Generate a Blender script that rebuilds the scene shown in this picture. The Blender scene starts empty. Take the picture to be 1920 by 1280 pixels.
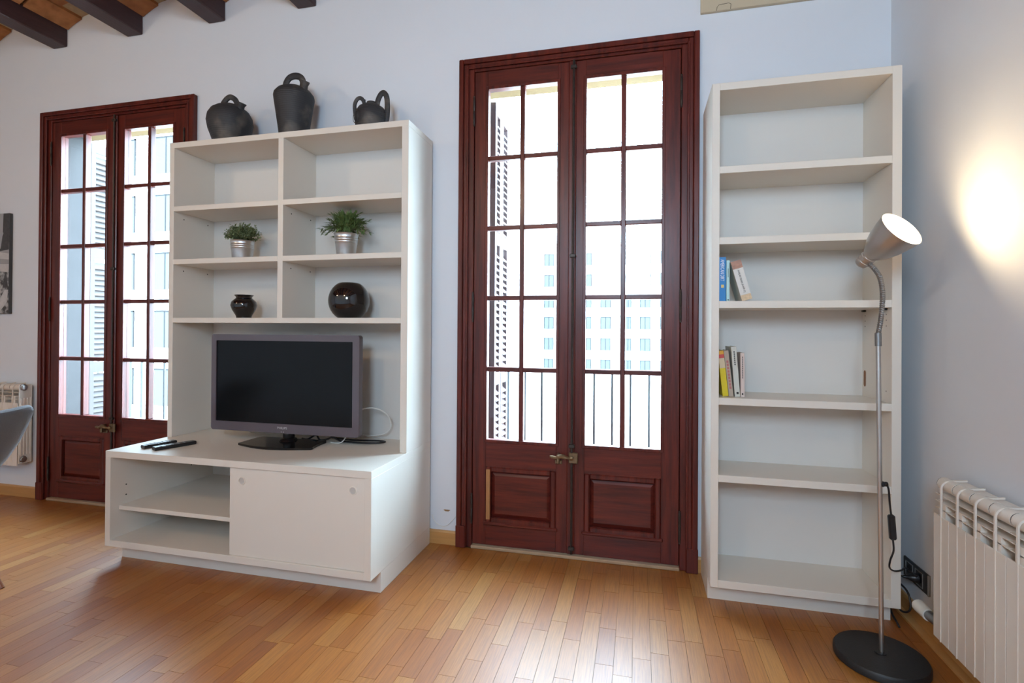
import bpy, bmesh, math, random
from mathutils import Vector, Matrix, Euler
R = math.radians
PI = math.pi
random.seed(7)
scene = bpy.context.scene
COL = scene.collection

# ------------------------------------------------------------------ camera
CAM = Vector((0.9901, -2.8381, 1.25))
YAW, PITCH, ROLL, FPX, CYP = 0.2406, 0.0048, 0.0065, 961.76, 614.9
cam_d = bpy.data.cameras.new('camera')
cam = bpy.data.objects.new('camera', cam_d)
COL.objects.link(cam)
_r0 = Vector((math.cos(YAW), math.sin(YAW), 0)); _f0 = Vector((-math.sin(YAW), math.cos(YAW), 0)); _u0 = Vector((0, 0, 1))
_f = math.cos(PITCH) * _f0 + math.sin(PITCH) * _u0
_u1 = -math.sin(PITCH) * _f0 + math.cos(PITCH) * _u0
CR = math.cos(ROLL) * _r0 + math.sin(ROLL) * _u1
CU = -math.sin(ROLL) * _r0 + math.cos(ROLL) * _u1
CF = _f
mw = Matrix(((CR.x, CU.x, -CF.x, CAM.x), (CR.y, CU.y, -CF.y, CAM.y), (CR.z, CU.z, -CF.z, CAM.z), (0, 0, 0, 1)))
cam.matrix_world = mw
cam_d.sensor_width = 36.0
cam_d.lens = FPX / 1920 * 36.0
cam_d.shift_y = (CYP - 640) / 1920
cam_d.clip_start = 0.05
cam_d.clip_end = 400
scene.camera = cam

def project(p):
    d = Vector(p) - CAM
    z = d.dot(CF)
    if z < 0.05:
        return None
    return (960 + FPX * d.dot(CR) / z, CYP - FPX * d.dot(CU) / z, z)

# ------------------------------------------------------------------ world, large lights, exposure
world = bpy.data.worlds.new('world')
scene.world = world
world.use_nodes = True
bg = world.node_tree.nodes['Background']
bg.inputs['Color'].default_value = (0.58, 0.79, 1.0, 1)
bg.inputs['Strength'].default_value = 54.0
vs = scene.view_settings
vs.view_transform = 'Standard'
vs.look = 'None'
vs.exposure = -0.1
vs.gamma = 1.0
vs.use_curve_mapping = False
scene.cycles.use_denoising = True
scene.cycles.max_bounces = 10
scene.cycles.diffuse_bounces = 6
scene.cycles.transparent_max_bounces = 16
scene.cycles.caustics_reflective = False
scene.cycles.caustics_refractive = False
scene.cycles.sample_clamp_indirect = 6.0

def area_light(name, loc, size, rot, power=0, color=(1, 1, 1), portal=False):
    l = bpy.data.lights.new(name, 'AREA')
    l.shape = 'RECTANGLE'
    l.size, l.size_y = size
    l.energy = power
    l.color = color
    o = bpy.data.objects.new(name, l)
    COL.objects.link(o)
    o.location = loc
    o.rotation_euler = rot
    if portal:
        l.cycles.is_portal = True
    return o
# daylight enters by the two balcony doors and the windows of the wall behind the camera
area_light('daylight_portal_front', (0.635, 0.30, 1.65), (1.2, 2.2), (-PI / 2, 0, 0), portal=True)
area_light('daylight_portal_front', (-2.575, 0.30, 1.65), (1.2, 2.2), (-PI / 2, 0, 0), portal=True)
area_light('daylight_portal_back', (0.80, -4.45, 2.30), (0.8, 1.0), (PI / 2, 0, 0), portal=True)

def point_light(name, loc, power, color, radius):
    l = bpy.data.lights.new(name, 'POINT')
    l.energy = power; l.color = color; l.shadow_soft_size = radius
    o = bpy.data.objects.new(name, l); COL.objects.link(o); o.location = loc
    return o
# warm ceiling lamps of the room, behind the camera
point_light('ceiling_lamp_light', (-0.4, -3.3, 2.85), 42, (1.0, 0.76, 0.50), 0.12)
point_light('ceiling_lamp_light', (-3.0, -3.0, 2.85), 48, (1.0, 0.76, 0.50), 0.12)

# ------------------------------------------------------------------ materials
def new_mat(name):
    m = bpy.data.materials.new(name)
    m.use_nodes = True
    nt = m.node_tree
    return m, nt, nt.nodes['Principled BSDF']

def setp(b, **k):
    names = dict(col='Base Color', rough='Roughness', metal='Metallic', coat='Coat Weight', coat_rough='Coat Roughness', spec='Specular IOR Level', ec='Emission Color', es='Emission Strength', ior='IOR', trans='Transmission Weight', sheen='Sheen Weight')
    for kk, v in k.items():
        if kk in ('col', 'ec') and len(v) == 3:
            v = (*v, 1)
        b.inputs[names[kk]].default_value = v

def plain(name, col, rough=0.5, noise=0.0, nscale=20, bump=0.0, bscale=60, stretch=(1, 1, 1), **k):
    m, nt, b = new_mat(name)
    setp(b, col=col, rough=rough, **k)
    n = nt.nodes; L = nt.links
    if noise or bump:
        tc = n.new('ShaderNodeTexCoord'); mp = n.new('ShaderNodeMapping')
        mp.inputs['Scale'].default_value = stretch
        L.new(tc.outputs['Object'], mp.inputs['Vector'])
    if noise:
        t = n.new('ShaderNodeTexNoise'); t.inputs['Scale'].default_value = nscale; t.inputs['Detail'].default_value = 6
        L.new(mp.outputs['Vector'], t.inputs['Vector'])
        mx = n.new('ShaderNodeMix'); mx.data_type = 'RGBA'
        mx.inputs['A'].default_value = (*[c * (1 - noise) for c in col], 1)
        mx.inputs['B'].default_value = (*[min(1, c * (1 + noise)) for c in col], 1)
        L.new(t.outputs['Fac'], mx.inputs['Factor'])
        L.new(mx.outputs['Result'], b.inputs['Base Color'])
    if bump:
        t2 = n.new('ShaderNodeTexNoise'); t2.inputs['Scale'].default_value = bscale; t2.inputs['Detail'].default_value = 4
        L.new(mp.outputs['Vector'], t2.inputs['Vector'])
        bp = n.new('ShaderNodeBump'); bp.inputs['Strength'].default_value = bump; bp.inputs['Distance'].default_value = 0.004
        L.new(t2.outputs['Fac'], bp.inputs['Height'])
        L.new(bp.outputs['Normal'], b.inputs['Normal'])
    return m

M = {}
M['wall'] = plain('wall_paint', (0.725, 0.765, 0.815), 0.75, noise=0.025, nscale=3, bump=0.12, bscale=35)
M['plaster_out'] = plain('exterior_render', (0.78, 0.74, 0.66), 0.9, noise=0.06, nscale=8)
M['laminate'] = plain('off_white_laminate', (0.715, 0.67, 0.60), 0.38, noise=0.012, nscale=4)
M['laminate_back'] = plain('off_white_back_board', (0.675, 0.655, 0.62), 0.5)
M['pull_shade'] = plain('finger_pull_shade', (0.50, 0.48, 0.45), 0.5)
M['dark_hole'] = plain('dark_hole', (0.03, 0.025, 0.02), 0.8)
M['slot_wood'] = plain('slot_wood', (0.25, 0.12, 0.06), 0.7)
M['beam'] = plain('dark_stained_beam', (0.045, 0.020, 0.022), 0.5, noise=0.5, nscale=9, stretch=(8, 0.7, 8), bump=0.3, bscale=25)
M['mortar'] = plain('lime_mortar', (0.42, 0.30, 0.17), 0.95, noise=0.25, nscale=25, bump=0.5, bscale=60)
M['skirting'] = plain('varnished_skirting', (0.52, 0.27, 0.09), 0.35, noise=0.18, nscale=5, stretch=(1, 1, 12))
M['threshold'] = plain('worn_threshold', (0.38, 0.26, 0.16), 0.5, noise=0.2, nscale=12)
M['black_iron'] = plain('aged_iron', (0.055, 0.045, 0.04), 0.45, metal=0.7, noise=0.4, nscale=60)
M['bronze'] = plain('aged_bronze', (0.20, 0.14, 0.08), 0.42, metal=0.8, noise=0.4, nscale=70)
M['black_plastic'] = plain('black_plastic', (0.012, 0.012, 0.014), 0.35)
M['black_gloss'] = plain('black_gloss_plastic', (0.006, 0.006, 0.007), 0.08)
M['bezel'] = plain('mauve_grey_bezel', (0.098, 0.078, 0.092), 0.28, coat=0.5, coat_rough=0.1)
M['screen'] = plain('dark_screen', (0.004, 0.005, 0.006), 0.2, spec=0.22)
M['logo'] = plain('silver_lettering', (0.62, 0.6, 0.6), 0.4, metal=0.3)
M['white_cable'] = plain('white_cable', (0.75, 0.74, 0.70), 0.45)
M['black_ceramic'] = plain('black_glazed_ceramic', (0.004, 0.004, 0.006), 0.05, coat=0.6, coat_rough=0.03)
M['galv'] = plain('galvanised_metal', (0.68, 0.70, 0.72), 0.33, metal=0.95, noise=0.15, nscale=25)
M['steel'] = plain('brushed_steel', (0.55, 0.53, 0.51), 0.32, metal=0.95)
M['steel_grey'] = plain('grey_gooseneck', (0.25, 0.25, 0.25), 0.38, metal=0.85)
M['shade'] = plain('satin_nickel_shade', (0.52, 0.49, 0.46), 0.36, metal=0.85)
M['shade_in'] = plain('white_shade_lining', (0.85, 0.83, 0.78), 0.6)
M['lamp_base'] = plain('black_base', (0.010, 0.010, 0.011), 0.5, bump=0.15, bscale=200)
M['radiator'] = plain('cream_enamel', (0.73, 0.68, 0.61), 0.35)
M['radiator_dark'] = plain('dark_ring_rubber', (0.03, 0.025, 0.03), 0.8)
M['socket'] = plain('anthracite_socket', (0.045, 0.047, 0.05), 0.35)
M['socket_rim'] = plain('grey_socket_rim', (0.22, 0.21, 0.20), 0.35)
M['pvc'] = plain('white_pipe', (0.78, 0.76, 0.68), 0.45)
M['fabric'] = plain('blue_grey_fabric', (0.125, 0.14, 0.165), 0.9, noise=0.35, nscale=260, bump=0.5, bscale=500, sheen=0.4)
M['chair_wood'] = plain('brown_chair_wood', (0.22, 0.08, 0.035), 0.4, noise=0.2, nscale=10)
M['canvas_edge'] = plain('dark_canvas_edge', (0.06, 0.06, 0.06), 0.8)
M['beige_panel'] = plain('beige_board', (0.56, 0.48, 0.34), 0.6, noise=0.08, nscale=5)
M['pencil'] = plain('dark_cut_line', (0.05, 0.04, 0.03), 0.8)
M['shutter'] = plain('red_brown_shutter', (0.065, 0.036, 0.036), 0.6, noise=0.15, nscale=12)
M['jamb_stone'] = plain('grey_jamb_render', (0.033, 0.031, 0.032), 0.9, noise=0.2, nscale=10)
M['shutter_glare'] = plain('glare_paled_shutter', (0.048, 0.038, 0.036), 0.7, noise=0.12, nscale=12)  # same red-brown shutter paint, daylight glare put into its greyer tone
M['lintel'] = plain('cream_lintel_render', (0.24, 0.17, 0.085), 0.9, noise=0.1, nscale=8)
M['railing'] = plain('blue_grey_iron', (0.007, 0.009, 0.011), 0.5)
M['slab'] = plain('balcony_tiles', (0.55, 0.45, 0.38), 0.8, noise=0.15, nscale=9)
M['facade'] = plain('white_facade', (0.80, 0.78, 0.74), 0.9, noise=0.05, nscale=0.4)
M['far_glass'] = plain('pale_window', (0.040, 0.043, 0.044), 0.9, spec=0.0)
M['far_frame'] = plain('pale_window_frame', (0.019, 0.018, 0.018), 0.9, spec=0.0)
M['ground'] = plain('pale_ground', (0.55, 0.53, 0.48), 0.9, noise=0.2, nscale=0.3)
M['stick'] = plain('bare_wood_stick', (0.42, 0.25, 0.13), 0.7)
M['leaf_a'] = plain('small_leaf_green', (0.17, 0.215, 0.10), 0.5, noise=0.4, nscale=40)
M['leaf_b'] = plain('bamboo_leaf_green', (0.135, 0.205, 0.065), 0.45, noise=0.45, nscale=30)
M['stem'] = plain('green_stem', (0.08, 0.10, 0.04), 0.7)
M['soil'] = plain('dark_soil', (0.03, 0.022, 0.016), 0.95)
M['paper'] = plain('book_pages', (0.72, 0.66, 0.54), 0.8, noise=0.1, nscale=200, stretch=(8, 0.3, 0.3))
M['ink'] = plain('black_ink', (0.02, 0.02, 0.02), 0.6)
M['white_ink'] = plain('white_ink', (0.85, 0.87, 0.9), 0.5)
M['red_ink'] = plain('red_ink', (0.42, 0.13, 0.12), 0.6)
M['gold_ink'] = plain('gold_ink', (0.75, 0.55, 0.18), 0.5)
M['scuff'] = plain('chipped_plaster', (0.30, 0.18, 0.09), 0.95)
M['remote_grey'] = plain('remote_grey_keys', (0.35, 0.38, 0.42), 0.4)

def mat_clay():
    m, nt, b = new_mat('smoked_black_clay')
    n, L = nt.nodes, nt.links
    tc = n.new('ShaderNodeTexCoord')
    t = n.new('ShaderNodeTexNoise'); t.inputs['Scale'].default_value = 7; t.inputs['Detail'].default_value = 3
    L.new(tc.outputs['Object'], t.inputs['Vector'])
    r = n.new('ShaderNodeValToRGB')
    r.color_ramp.elements[0].position = 0.50; r.color_ramp.elements[0].color = (0.028, 0.028, 0.031, 1)
    r.color_ramp.elements[1].position = 0.68; r.color_ramp.elements[1].color = (0.115, 0.098, 0.082, 1)
    L.new(t.outputs['Fac'], r.inputs['Fac']); L.new(r.outputs['Color'], b.inputs['Base Color'])
    setp(b, rough=0.62)
    w = n.new('ShaderNodeTexWave'); w.bands_direction = 'Z'; w.inputs['Scale'].default_value = 28; w.inputs['Distortion'].default_value = 1.5
    L.new(tc.outputs['Object'], w.inputs['Vector'])
    bp = n.new('ShaderNodeBump'); bp.inputs['Strength'].default_value = 0.25; bp.inputs['Distance'].default_value = 0.003
    L.new(w.outputs['Fac'], bp.inputs['Height']); L.new(bp.outputs['Normal'], b.inputs['Normal'])
    return m
M['clay'] = mat_clay()

def mat_door(name, horizontal):
    m, nt, b = new_mat(name)
    n, L = nt.nodes, nt.links
    tc = n.new('ShaderNodeTexCoord'); mp = n.new('ShaderNodeMapping')
    mp.inputs['Scale'].default_value = (0.9, 14, 14) if horizontal else (14, 14, 0.9)
    L.new(tc.outputs['Object'], mp.inputs['Vector'])
    t = n.new('ShaderNodeTexNoise'); t.inputs['Scale'].default_value = 2.6; t.inputs['Detail'].default_value = 8; t.inputs['Roughness'].default_value = 0.65
    L.new(mp.outputs['Vector'], t.inputs['Vector'])
    r = n.new('ShaderNodeValToRGB')
    e = r.color_ramp.elements
    e[0].position = 0.30; e[0].color = (0.034, 0.0045, 0.0042, 1)
    e[1].position = 0.72; e[1].color = (0.150, 0.022, 0.013, 1)
    L.new(t.outputs['Fac'], r.inputs['Fac']); L.new(r.outputs['Color'], b.inputs['Base Color'])
    setp(b, rough=0.36, spec=0.35, coat=0.12, coat_rough=0.18)
    bp = n.new('ShaderNodeBump'); bp.inputs['Strength'].default_value = 0.15; bp.inputs['Distance'].default_value = 0.002
    L.new(t.outputs['Fac'], bp.inputs['Height']); L.new(bp.outputs['Normal'], b.inputs['Normal'])
    return m
M['door_v'] = mat_door('red_mahogany_upright', False)
M['door_h'] = mat_door('red_mahogany_level', True)
M['bare_wood'] = plain('bare_patch_wood', (0.36, 0.17, 0.06), 0.6, noise=0.3, nscale=20, stretch=(10, 1, 1))

def mat_glass():
    m, nt, b = new_mat('window_glass')
    n, L = nt.nodes, nt.links
    n.remove(b)
    out = n['Material Output']
    tr = n.new('ShaderNodeBsdfTransparent'); tr.inputs['Color'].default_value = (0.96, 0.98, 0.97, 1)
    gl = n.new('ShaderNodeBsdfGlossy'); gl.inputs['Roughness'].default_value = 0.02
    lw = n.new('ShaderNodeLayerWeight'); lw.inputs['Blend'].default_value = 0.5   # facing = 1 - |cos|
    pw = n.new('ShaderNodeMath'); pw.operation = 'POWER'; pw.inputs[1].default_value = 5
    fr = n.new('ShaderNodeMath'); fr.operation = 'MULTIPLY_ADD'; fr.inputs[1].default_value = 0.9; fr.inputs[2].default_value = 0.035
    L.new(lw.outputs['Facing'], pw.inputs[0]); L.new(pw.outputs[0], fr.inputs[0])
    mx = n.new('ShaderNodeMixShader')
    L.new(fr.outputs[0], mx.inputs[0]); L.new(tr.outputs[0], mx.inputs[1]); L.new(gl.outputs[0], mx.inputs[2])
    L.new(mx.outputs[0], out.inputs['Surface'])
    return m
M['glass'] = mat_glass()

def mat_floor():
    m, nt, b = new_mat('oak_parquet')
    n, L = nt.nodes, nt.links
    at = n.new('ShaderNodeAttribute'); at.attribute_name = 'tone'
    ge = n.new('ShaderNodeNewGeometry')
    off = n.new('ShaderNodeVectorMath'); off.operation = 'MULTIPLY_ADD'
    off.inputs[1].default_value = (37, 53, 11); L.new(at.outputs['Vector'], off.inputs[0]); L.new(ge.outputs['Position'], off.inputs[2])
    mp = n.new('ShaderNodeMapping'); mp.inputs['Scale'].default_value = (60, 2.2, 60)
    L.new(off.outputs[0], mp.inputs['Vector'])
    t = n.new('ShaderNodeTexNoise'); t.inputs['Scale'].default_value = 3.2; t.inputs['Detail'].default_value = 7; t.inputs['Roughness'].default_value = 0.6; t.inputs['Distortion'].default_value = 0.6
    L.new(mp.outputs['Vector'], t.inputs['Vector'])
    r1 = n.new('ShaderNodeValToRGB'); e = r1.color_ramp.elements
    e[0].position = 0.0; e[0].color = (0.225, 0.055, 0.003, 1)
    e[1].position = 1.0; e[1].color = (0.40, 0.178, 0.038, 1)
    mid = r1.color_ramp.elements.new(0.45); mid.color = (0.325, 0.102, 0.007, 1)
    L.new(at.outputs['Fac'], r1.inputs['Fac'])
    r2 = n.new('ShaderNodeValToRGB'); e = r2.color_ramp.elements
    e[0].position = 0.34; e[0].color = (0.74, 0.68, 0.62, 1)
    e[1].position = 0.60; e[1].color = (1.08, 1.08, 1.08, 1)
    L.new(t.outputs['Fac'], r2.inputs['Fac'])
    mx = n.new('ShaderNodeMix'); mx.data_type = 'RGBA'; mx.blend_type = 'MULTIPLY'; mx.inputs['Factor'].default_value = 1
    L.new(r1.outputs['Color'], mx.inputs['A']); L.new(r2.outputs['Color'], mx.inputs['B'])
    L.new(mx.outputs['Result'], b.inputs['Base Color'])
    setp(b, rough=0.45, spec=0.35, coat=0.8, coat_rough=0.43)
    b.inputs['Coat IOR'].default_value = 1.55
    bp = n.new('ShaderNodeBump'); bp.inputs['Strength'].default_value = 0.10; bp.inputs['Distance'].default_value = 0.001
    L.new(t.outputs['Fac'], bp.inputs['Height']); L.new(bp.outputs['Normal'], b.inputs['Normal'])
    return m
M['floor'] = mat_floor()
M['floor_base'] = plain('floor_joint', (0.10, 0.045, 0.015), 0.8)

def mat_brick():
    m, nt, b = new_mat('terracotta_brick')
    n, L = nt.nodes, nt.links
    at = n.new('ShaderNodeAttribute'); at.attribute_name = 'tone'
    ge = n.new('ShaderNodeNewGeometry')
    t = n.new('ShaderNodeTexNoise'); t.inputs['Scale'].default_value = 14; t.inputs['Detail'].default_value = 8
    L.new(ge.outputs['Position'], t.inputs['Vector'])
    r1 = n.new('ShaderNodeValToRGB'); e = r1.color_ramp.elements
    e[0].color = (0.30, 0.105, 0.032, 1); e[1].color = (0.46, 0.20, 0.075, 1)
    L.new(at.outputs['Fac'], r1.inputs['Fac'])
    r2 = n.new('ShaderNodeValToRGB'); e = r2.color_ramp.elements
    e[0].position = 0.3; e[0].color = (0.65, 0.6, 0.55, 1); e[1].position = 0.7; e[1].color = (1.15, 1.15, 1.1, 1)
    L.new(t.outputs['Fac'], r2.inputs['Fac'])
    mx = n.new('ShaderNodeMix'); mx.data_type = 'RGBA'; mx.blend_type = 'MULTIPLY'; mx.inputs['Factor'].default_value = 1
    L.new(r1.outputs['Color'], mx.inputs['A']); L.new(r2.outputs['Color'], mx.inputs['B'])
    L.new(mx.outputs['Result'], b.inputs['Base Color'])
    setp(b, rough=0.85)
    bp = n.new('ShaderNodeBump'); bp.inputs['Strength'].default_value = 0.4; bp.inputs['Distance'].default_value = 0.004
    L.new(t.outputs['Fac'], bp.inputs['Height']); L.new(bp.outputs['Normal'], b.inputs['Normal'])
    return m
M['brick'] = mat_brick()

def mat_print():
    # black and white print on canvas: pale sky, broad dark band low down, fine grey detail
    m, nt, b = new_mat('black_white_print')
    n, L = nt.nodes, nt.links
    tc = n.new('ShaderNodeTexCoord')
    t = n.new('ShaderNodeTexNoise'); t.inputs['Scale'].default_value = 26; t.inputs['Detail'].default_value = 5
    L.new(tc.outputs['Object'], t.inputs['Vector'])
    r = n.new('ShaderNodeValToRGB'); e = r.color_ramp.elements
    e[0].position = 0.42; e[0].color = (0.05, 0.05, 0.05, 1); e[1].position = 0.6; e[1].color = (0.42, 0.42, 0.42, 1)
    L.new(t.outputs['Fac'], r.inputs['Fac']); L.new(r.outputs['Color'], b.inputs['Base Color'])
    setp(b, rough=0.7)
    return m
M['print'] = mat_print()
M['print_sky'] = plain('print_pale_grey', (0.34, 0.34, 0.35), 0.7, noise=0.15, nscale=4)
M['print_dark'] = plain('print_dark_grey', (0.06, 0.06, 0.062), 0.7, noise=0.4, nscale=40)
M['print_light'] = plain('print_light_grey', (0.52, 0.52, 0.52), 0.7, noise=0.2, nscale=40)

def mat_emit(name, col, s):
    m, nt, b = new_mat(name)
    setp(b, col=(0.8, 0.8, 0.8), ec=col, es=s)
    return m
M['bulb'] = mat_emit('lit_bulb', (1.0, 0.80, 0.52), 25)

# ------------------------------------------------------------------ mesh builder
WORG = {}

class MB:
    def __init__(self):
        self.v = []; self.f = []; self.tone = []; self.t = 0.5; self.smooth = []; self.sm = False
    def add(self, verts, faces):
        o = len(self.v)
        self.v += [tuple(p) for p in verts]
        for f in faces:
            self.f.append(tuple(i + o for i in f)); self.tone.append(self.t); self.smooth.append(self.sm)
        return self
    def box(self, x0, x1, y0, y1, z0, z1, c=0.0, mtx=None):
        """box, optionally with chamfered edges c"""
        if c <= 0:
            vs_ = [(x, y, z) for x in (x0, x1) for y in (y0, y1) for z in (z0, z1)]
            fs = [(0, 1, 3, 2), (4, 6, 7, 5), (0, 4, 5, 1), (2, 3, 7, 6), (0, 2, 6, 4), (1, 5, 7, 3)]
        else:
            bm = bmesh.new()
            bmesh.ops.create_cube(bm, size=1)
            for v in bm.verts:
                v.co = Vector(((x0 + x1) / 2 + v.co.x * (x1 - x0), (y0 + y1) / 2 + v.co.y * (y1 - y0), (z0 + z1) / 2 + v.co.z * (z1 - z0)))
            bmesh.ops.bevel(bm, geom=bm.edges[:], offset=c, segments=1, affect='EDGES', profile=0.5)
            bm.verts.index_update()
            vs_ = [tuple(v.co) for v in bm.verts]; fs = [tuple(v.index for v in f.verts) for f in bm.faces]
            bm.free()
        if mtx is not None:
            vs_ = [tuple(mtx @ Vector(p)) for p in vs_]
        return self.add(vs_, fs)
    def lathe(self, prof, center, axis=(0, 0, 1), seg=32, cap=True):
        """prof: list of (r, h) along the axis from center"""
        a = Vector(axis).normalized()
        u = a.orthogonal().normalized(); w = a.cross(u)
        c = Vector(center); vs_ = []; fs = []
        for r, h in prof:
            for k in range(seg):
                th = 2 * PI * k / seg
                vs_.append(c + a * h + (u * math.cos(th) + w * math.sin(th)) * max(r, 1e-5))
        n = len(prof)
        for i in range(n - 1):
            for k in range(seg):
                k2 = (k + 1) % seg
                fs.append((i * seg + k, i * seg + k2, (i + 1) * seg + k2, (i + 1) * seg + k))
        if cap:
            fs.append(tuple(range(seg - 1, -1, -1))); fs.append(tuple((n - 1) * seg + k for k in range(seg)))
        self.sm = True; self.add(vs_, fs); self.sm = False
        return self
    def tube(self, pts, r, seg=10, flat=1.0, ref=None):
        """sweep along points; r number or list; flat squashes the second axis"""
        P = [Vector(p) for p in pts]; n = len(P)
        rr = r if isinstance(r, (list, tuple)) else [r] * n
        T = []
        for i in range(n):
            t = (P[min(i + 1, n - 1)] - P[max(i - 1, 0)])
            T.append(t.normalized() if t.length > 1e-9 else Vector((0, 0, 1)))
        u = Vector(ref) if ref else T[0].orthogonal()
        u = (u - T[0] * u.dot(T[0])).normalized()
        vs_ = []; fs = []
        for i in range(n):
            u = (u - T[i] * u.dot(T[i]))
            u = u.normalized() if u.length > 1e-6 else T[i].orthogonal().normalized()
            w = T[i].cross(u)
            for k in range(seg):
                th = 2 * PI * k / seg
                vs_.append(P[i] + (u * math.cos(th) + w * math.sin(th) * flat) * rr[i])
        for i in range(n - 1):
            for k in range(seg):
                k2 = (k + 1) % seg
                fs.append((i * seg + k, i * seg + k2, (i + 1) * seg + k2, (i + 1) * seg + k))
        fs.append(tuple(range(seg - 1, -1, -1))); fs.append(tuple((n - 1) * seg + k for k in range(seg)))
        self.sm = True; self.add(vs_, fs); self.sm = False
        return self
    def prism(self, poly, axis, a0, a1):
        """polygon of 2-d points extruded along an axis: 'x' -> (y,z), 'y' -> (x,z), 'z' -> (x,y)"""
        mk = {'x': lambda p, a: (a, p[0], p[1]), 'y': lambda p, a: (p[0], a, p[1]), 'z': lambda p, a: (p[0], p[1], a)}[axis]
        n = len(poly)
        vs_ = [mk(p, a0) for p in poly] + [mk(p, a1) for p in poly]
        fs = [tuple(range(n)), tuple(range(2 * n - 1, n - 1, -1))]
        for i in range(n):
            j = (i + 1) % n
            fs.append((i, i + n, j + n, j))
        return self.add(vs_, fs)
    def build(self, name, mat, parent=None, org=None, autosmooth=True):
        if parent is not None:
            o3 = WORG[parent]
        elif org is not None:
            o3 = Vector(org)
        else:
            xs = [p[0] for p in self.v]; ys = [p[1] for p in self.v]; zs = [p[2] for p in self.v]
            o3 = Vector(((min(xs) + max(xs)) / 2, (min(ys) + max(ys)) / 2, min(zs)))
        me = bpy.data.meshes.new(name)
        me.from_pydata([(p[0] - o3.x, p[1] - o3.y, p[2] - o3.z) for p in self.v], [], self.f)
        a = me.attributes.new('tone', 'FLOAT', 'FACE')
        a.data.foreach_set('value', self.tone)
        me.polygons.foreach_set('use_smooth', self.smooth)
        bm = bmesh.new(); bm.from_mesh(me); bmesh.ops.recalc_face_normals(bm, faces=bm.faces[:])
        if any(self.smooth):
            for e in bm.edges:
                if len(e.link_faces) == 2 and e.calc_face_angle(0) > R(40):
                    e.smooth = False
        bm.to_mesh(me); bm.free()
        me.materials.append(M[mat] if isinstance(mat, str) else mat)
        o = bpy.data.objects.new(name, me)
        COL.objects.link(o)
        if parent is not None:
            o.parent = parent
        else:
            o.location = o3
        WORG[o] = o3
        return o

def tag(o, label=None, cat=None, group=None, kind=None):
    if label: o['label'] = label
    if cat: o['category'] = cat
    if group: o['group'] = group
    if kind: o['kind'] = kind
    return o

def thing(name, loc, label=None, cat=None, group=None, kind=None):
    o = bpy.data.objects.new(name, None)
    o.empty_display_size = 0.1
    COL.objects.link(o); o.location = loc
    WORG[o] = Vector(loc)
    return tag(o, label, cat, group, kind)

def bx(name, mat, parent, x0, x1, y0, y1, z0, z1, c=0.0, **k):
    return MB().box(min(x0, x1), max(x0, x1), min(y0, y1), max(y0, y1), min(z0, z1), max(z0, z1), c).build(name, mat, parent, **k)

def smooth_curve(pts, n=8):
    """Catmull-Rom through points"""
    P = [Vector(p) for p in pts]; out = []
    for i in range(len(P) - 1):
        p0 = P[max(i - 1, 0)]; p1 = P[i]; p2 = P[i + 1]; p3 = P[min(i + 2, len(P) - 1)]
        for k in range(n):
            t = k / n
            out.append(0.5 * ((2 * p1) + (-p0 + p2) * t + (2 * p0 - 5 * p1 + 4 * p2 - p3) * t * t + (-p0 + 3 * p1 - 3 * p2 + p3) * t ** 3))
    out.append(P[-1])
    return out

def text_mesh(name, body, mat, parent, center, xdir, ydir, length, height=None, thick=0.0004):
    cu = bpy.data.curves.new('t', 'FONT'); cu.body = body; cu.align_x = 'CENTER'; cu.align_y = 'CENTER'; cu.size = 1.0; cu.extrude = 0.0
    to = bpy.data.objects.new('t', cu); COL.objects.link(to)
    dg = bpy.context.evaluated_depsgraph_get(); dg.update()
    me = bpy.data.meshes.new_from_object(to.evaluated_get(dg))
    bpy.data.objects.remove(to); bpy.data.curves.remove(cu)
    xs = [v.co.x for v in me.vertices]; ys = [v.co.y for v in me.vertices]
    w = max(xs) - min(xs); h = max(ys) - min(ys); cx = (max(xs) + min(xs)) / 2; cy = (max(ys) + min(ys)) / 2
    sx = length / w; sy = (height / h) if height else sx
    X, Y = Vector(xdir).normalized(), Vector(ydir).normalized()
    o3 = WORG[parent]; c = Vector(center)
    for v in me.vertices:
        v.co = c + X * (v.co.x - cx) * sx + Y * (v.co.y - cy) * sy - o3
    me.name = name
    me.materials.clear(); me.materials.append(M[mat])
    o = bpy.data.objects.new(name, me); COL.objects.link(o); o.parent = parent
    WORG[o] = o3
    return o

# ================================================================== ROOM SHELL
XL, XR, YB, WT = -5.6, 2.173, -4.2, 0.26
DOORS = [dict(c=0.6355, s=1.0, n=1), dict(c=-2.575, s=1.035, n=2)]
def dx(d, off):
    return d['c'] + off * d['s']
OPL, OPR, OPZ = -0.60, 0.60, 2.775   # opening half-widths around a door's centre

# floor
floor = bx('floor', 'floor_base', None, XL, XR, YB, 0.0, -0.10, -0.004)
tag(floor, kind='structure')
SW = 0.0685
staves = []
k = 0
x = XL
while x < XR - 0.002:
    y = YB - random.uniform(0, 0.4)
    while y < 0:
        ln = random.choice([0.24, 0.31, 0.38, 0.45, 0.52])
        a, b_ = max(y, YB), min(y + ln, -0.0)
        if b_ - a > 0.03:
            staves.append((x, min(x + SW, XR), a, b_, min(1, max(0, random.gauss(0.5, 0.18)))))
        y += ln
    x += SW
def vis_area(s):
    P = [project((s[i], s[j], 0)) for i, j in ((0, 2), (1, 2), (1, 3), (0, 3))]
    if any(p is None for p in P): return 0
    P = [(min(max(p[0], 0), 1920), min(max(p[1], 0), 1280)) for p in P]
    return abs(sum(P[i][0] * P[(i + 1) % 4][1] - P[(i + 1) % 4][0] * P[i][1] for i in range(4))) / 2
def hidden(s):
    cx, cy = (s[0] + s[1]) / 2, (s[2] + s[3]) / 2
    return (-1.75 < cx < -0.19 and cy > -0.62) or (1.31 < cx < 2.07 and cy > -0.3)
staves.sort(key=lambda s: -1 if hidden(s) else vis_area(s), reverse=True)
rest = MB()
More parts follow.
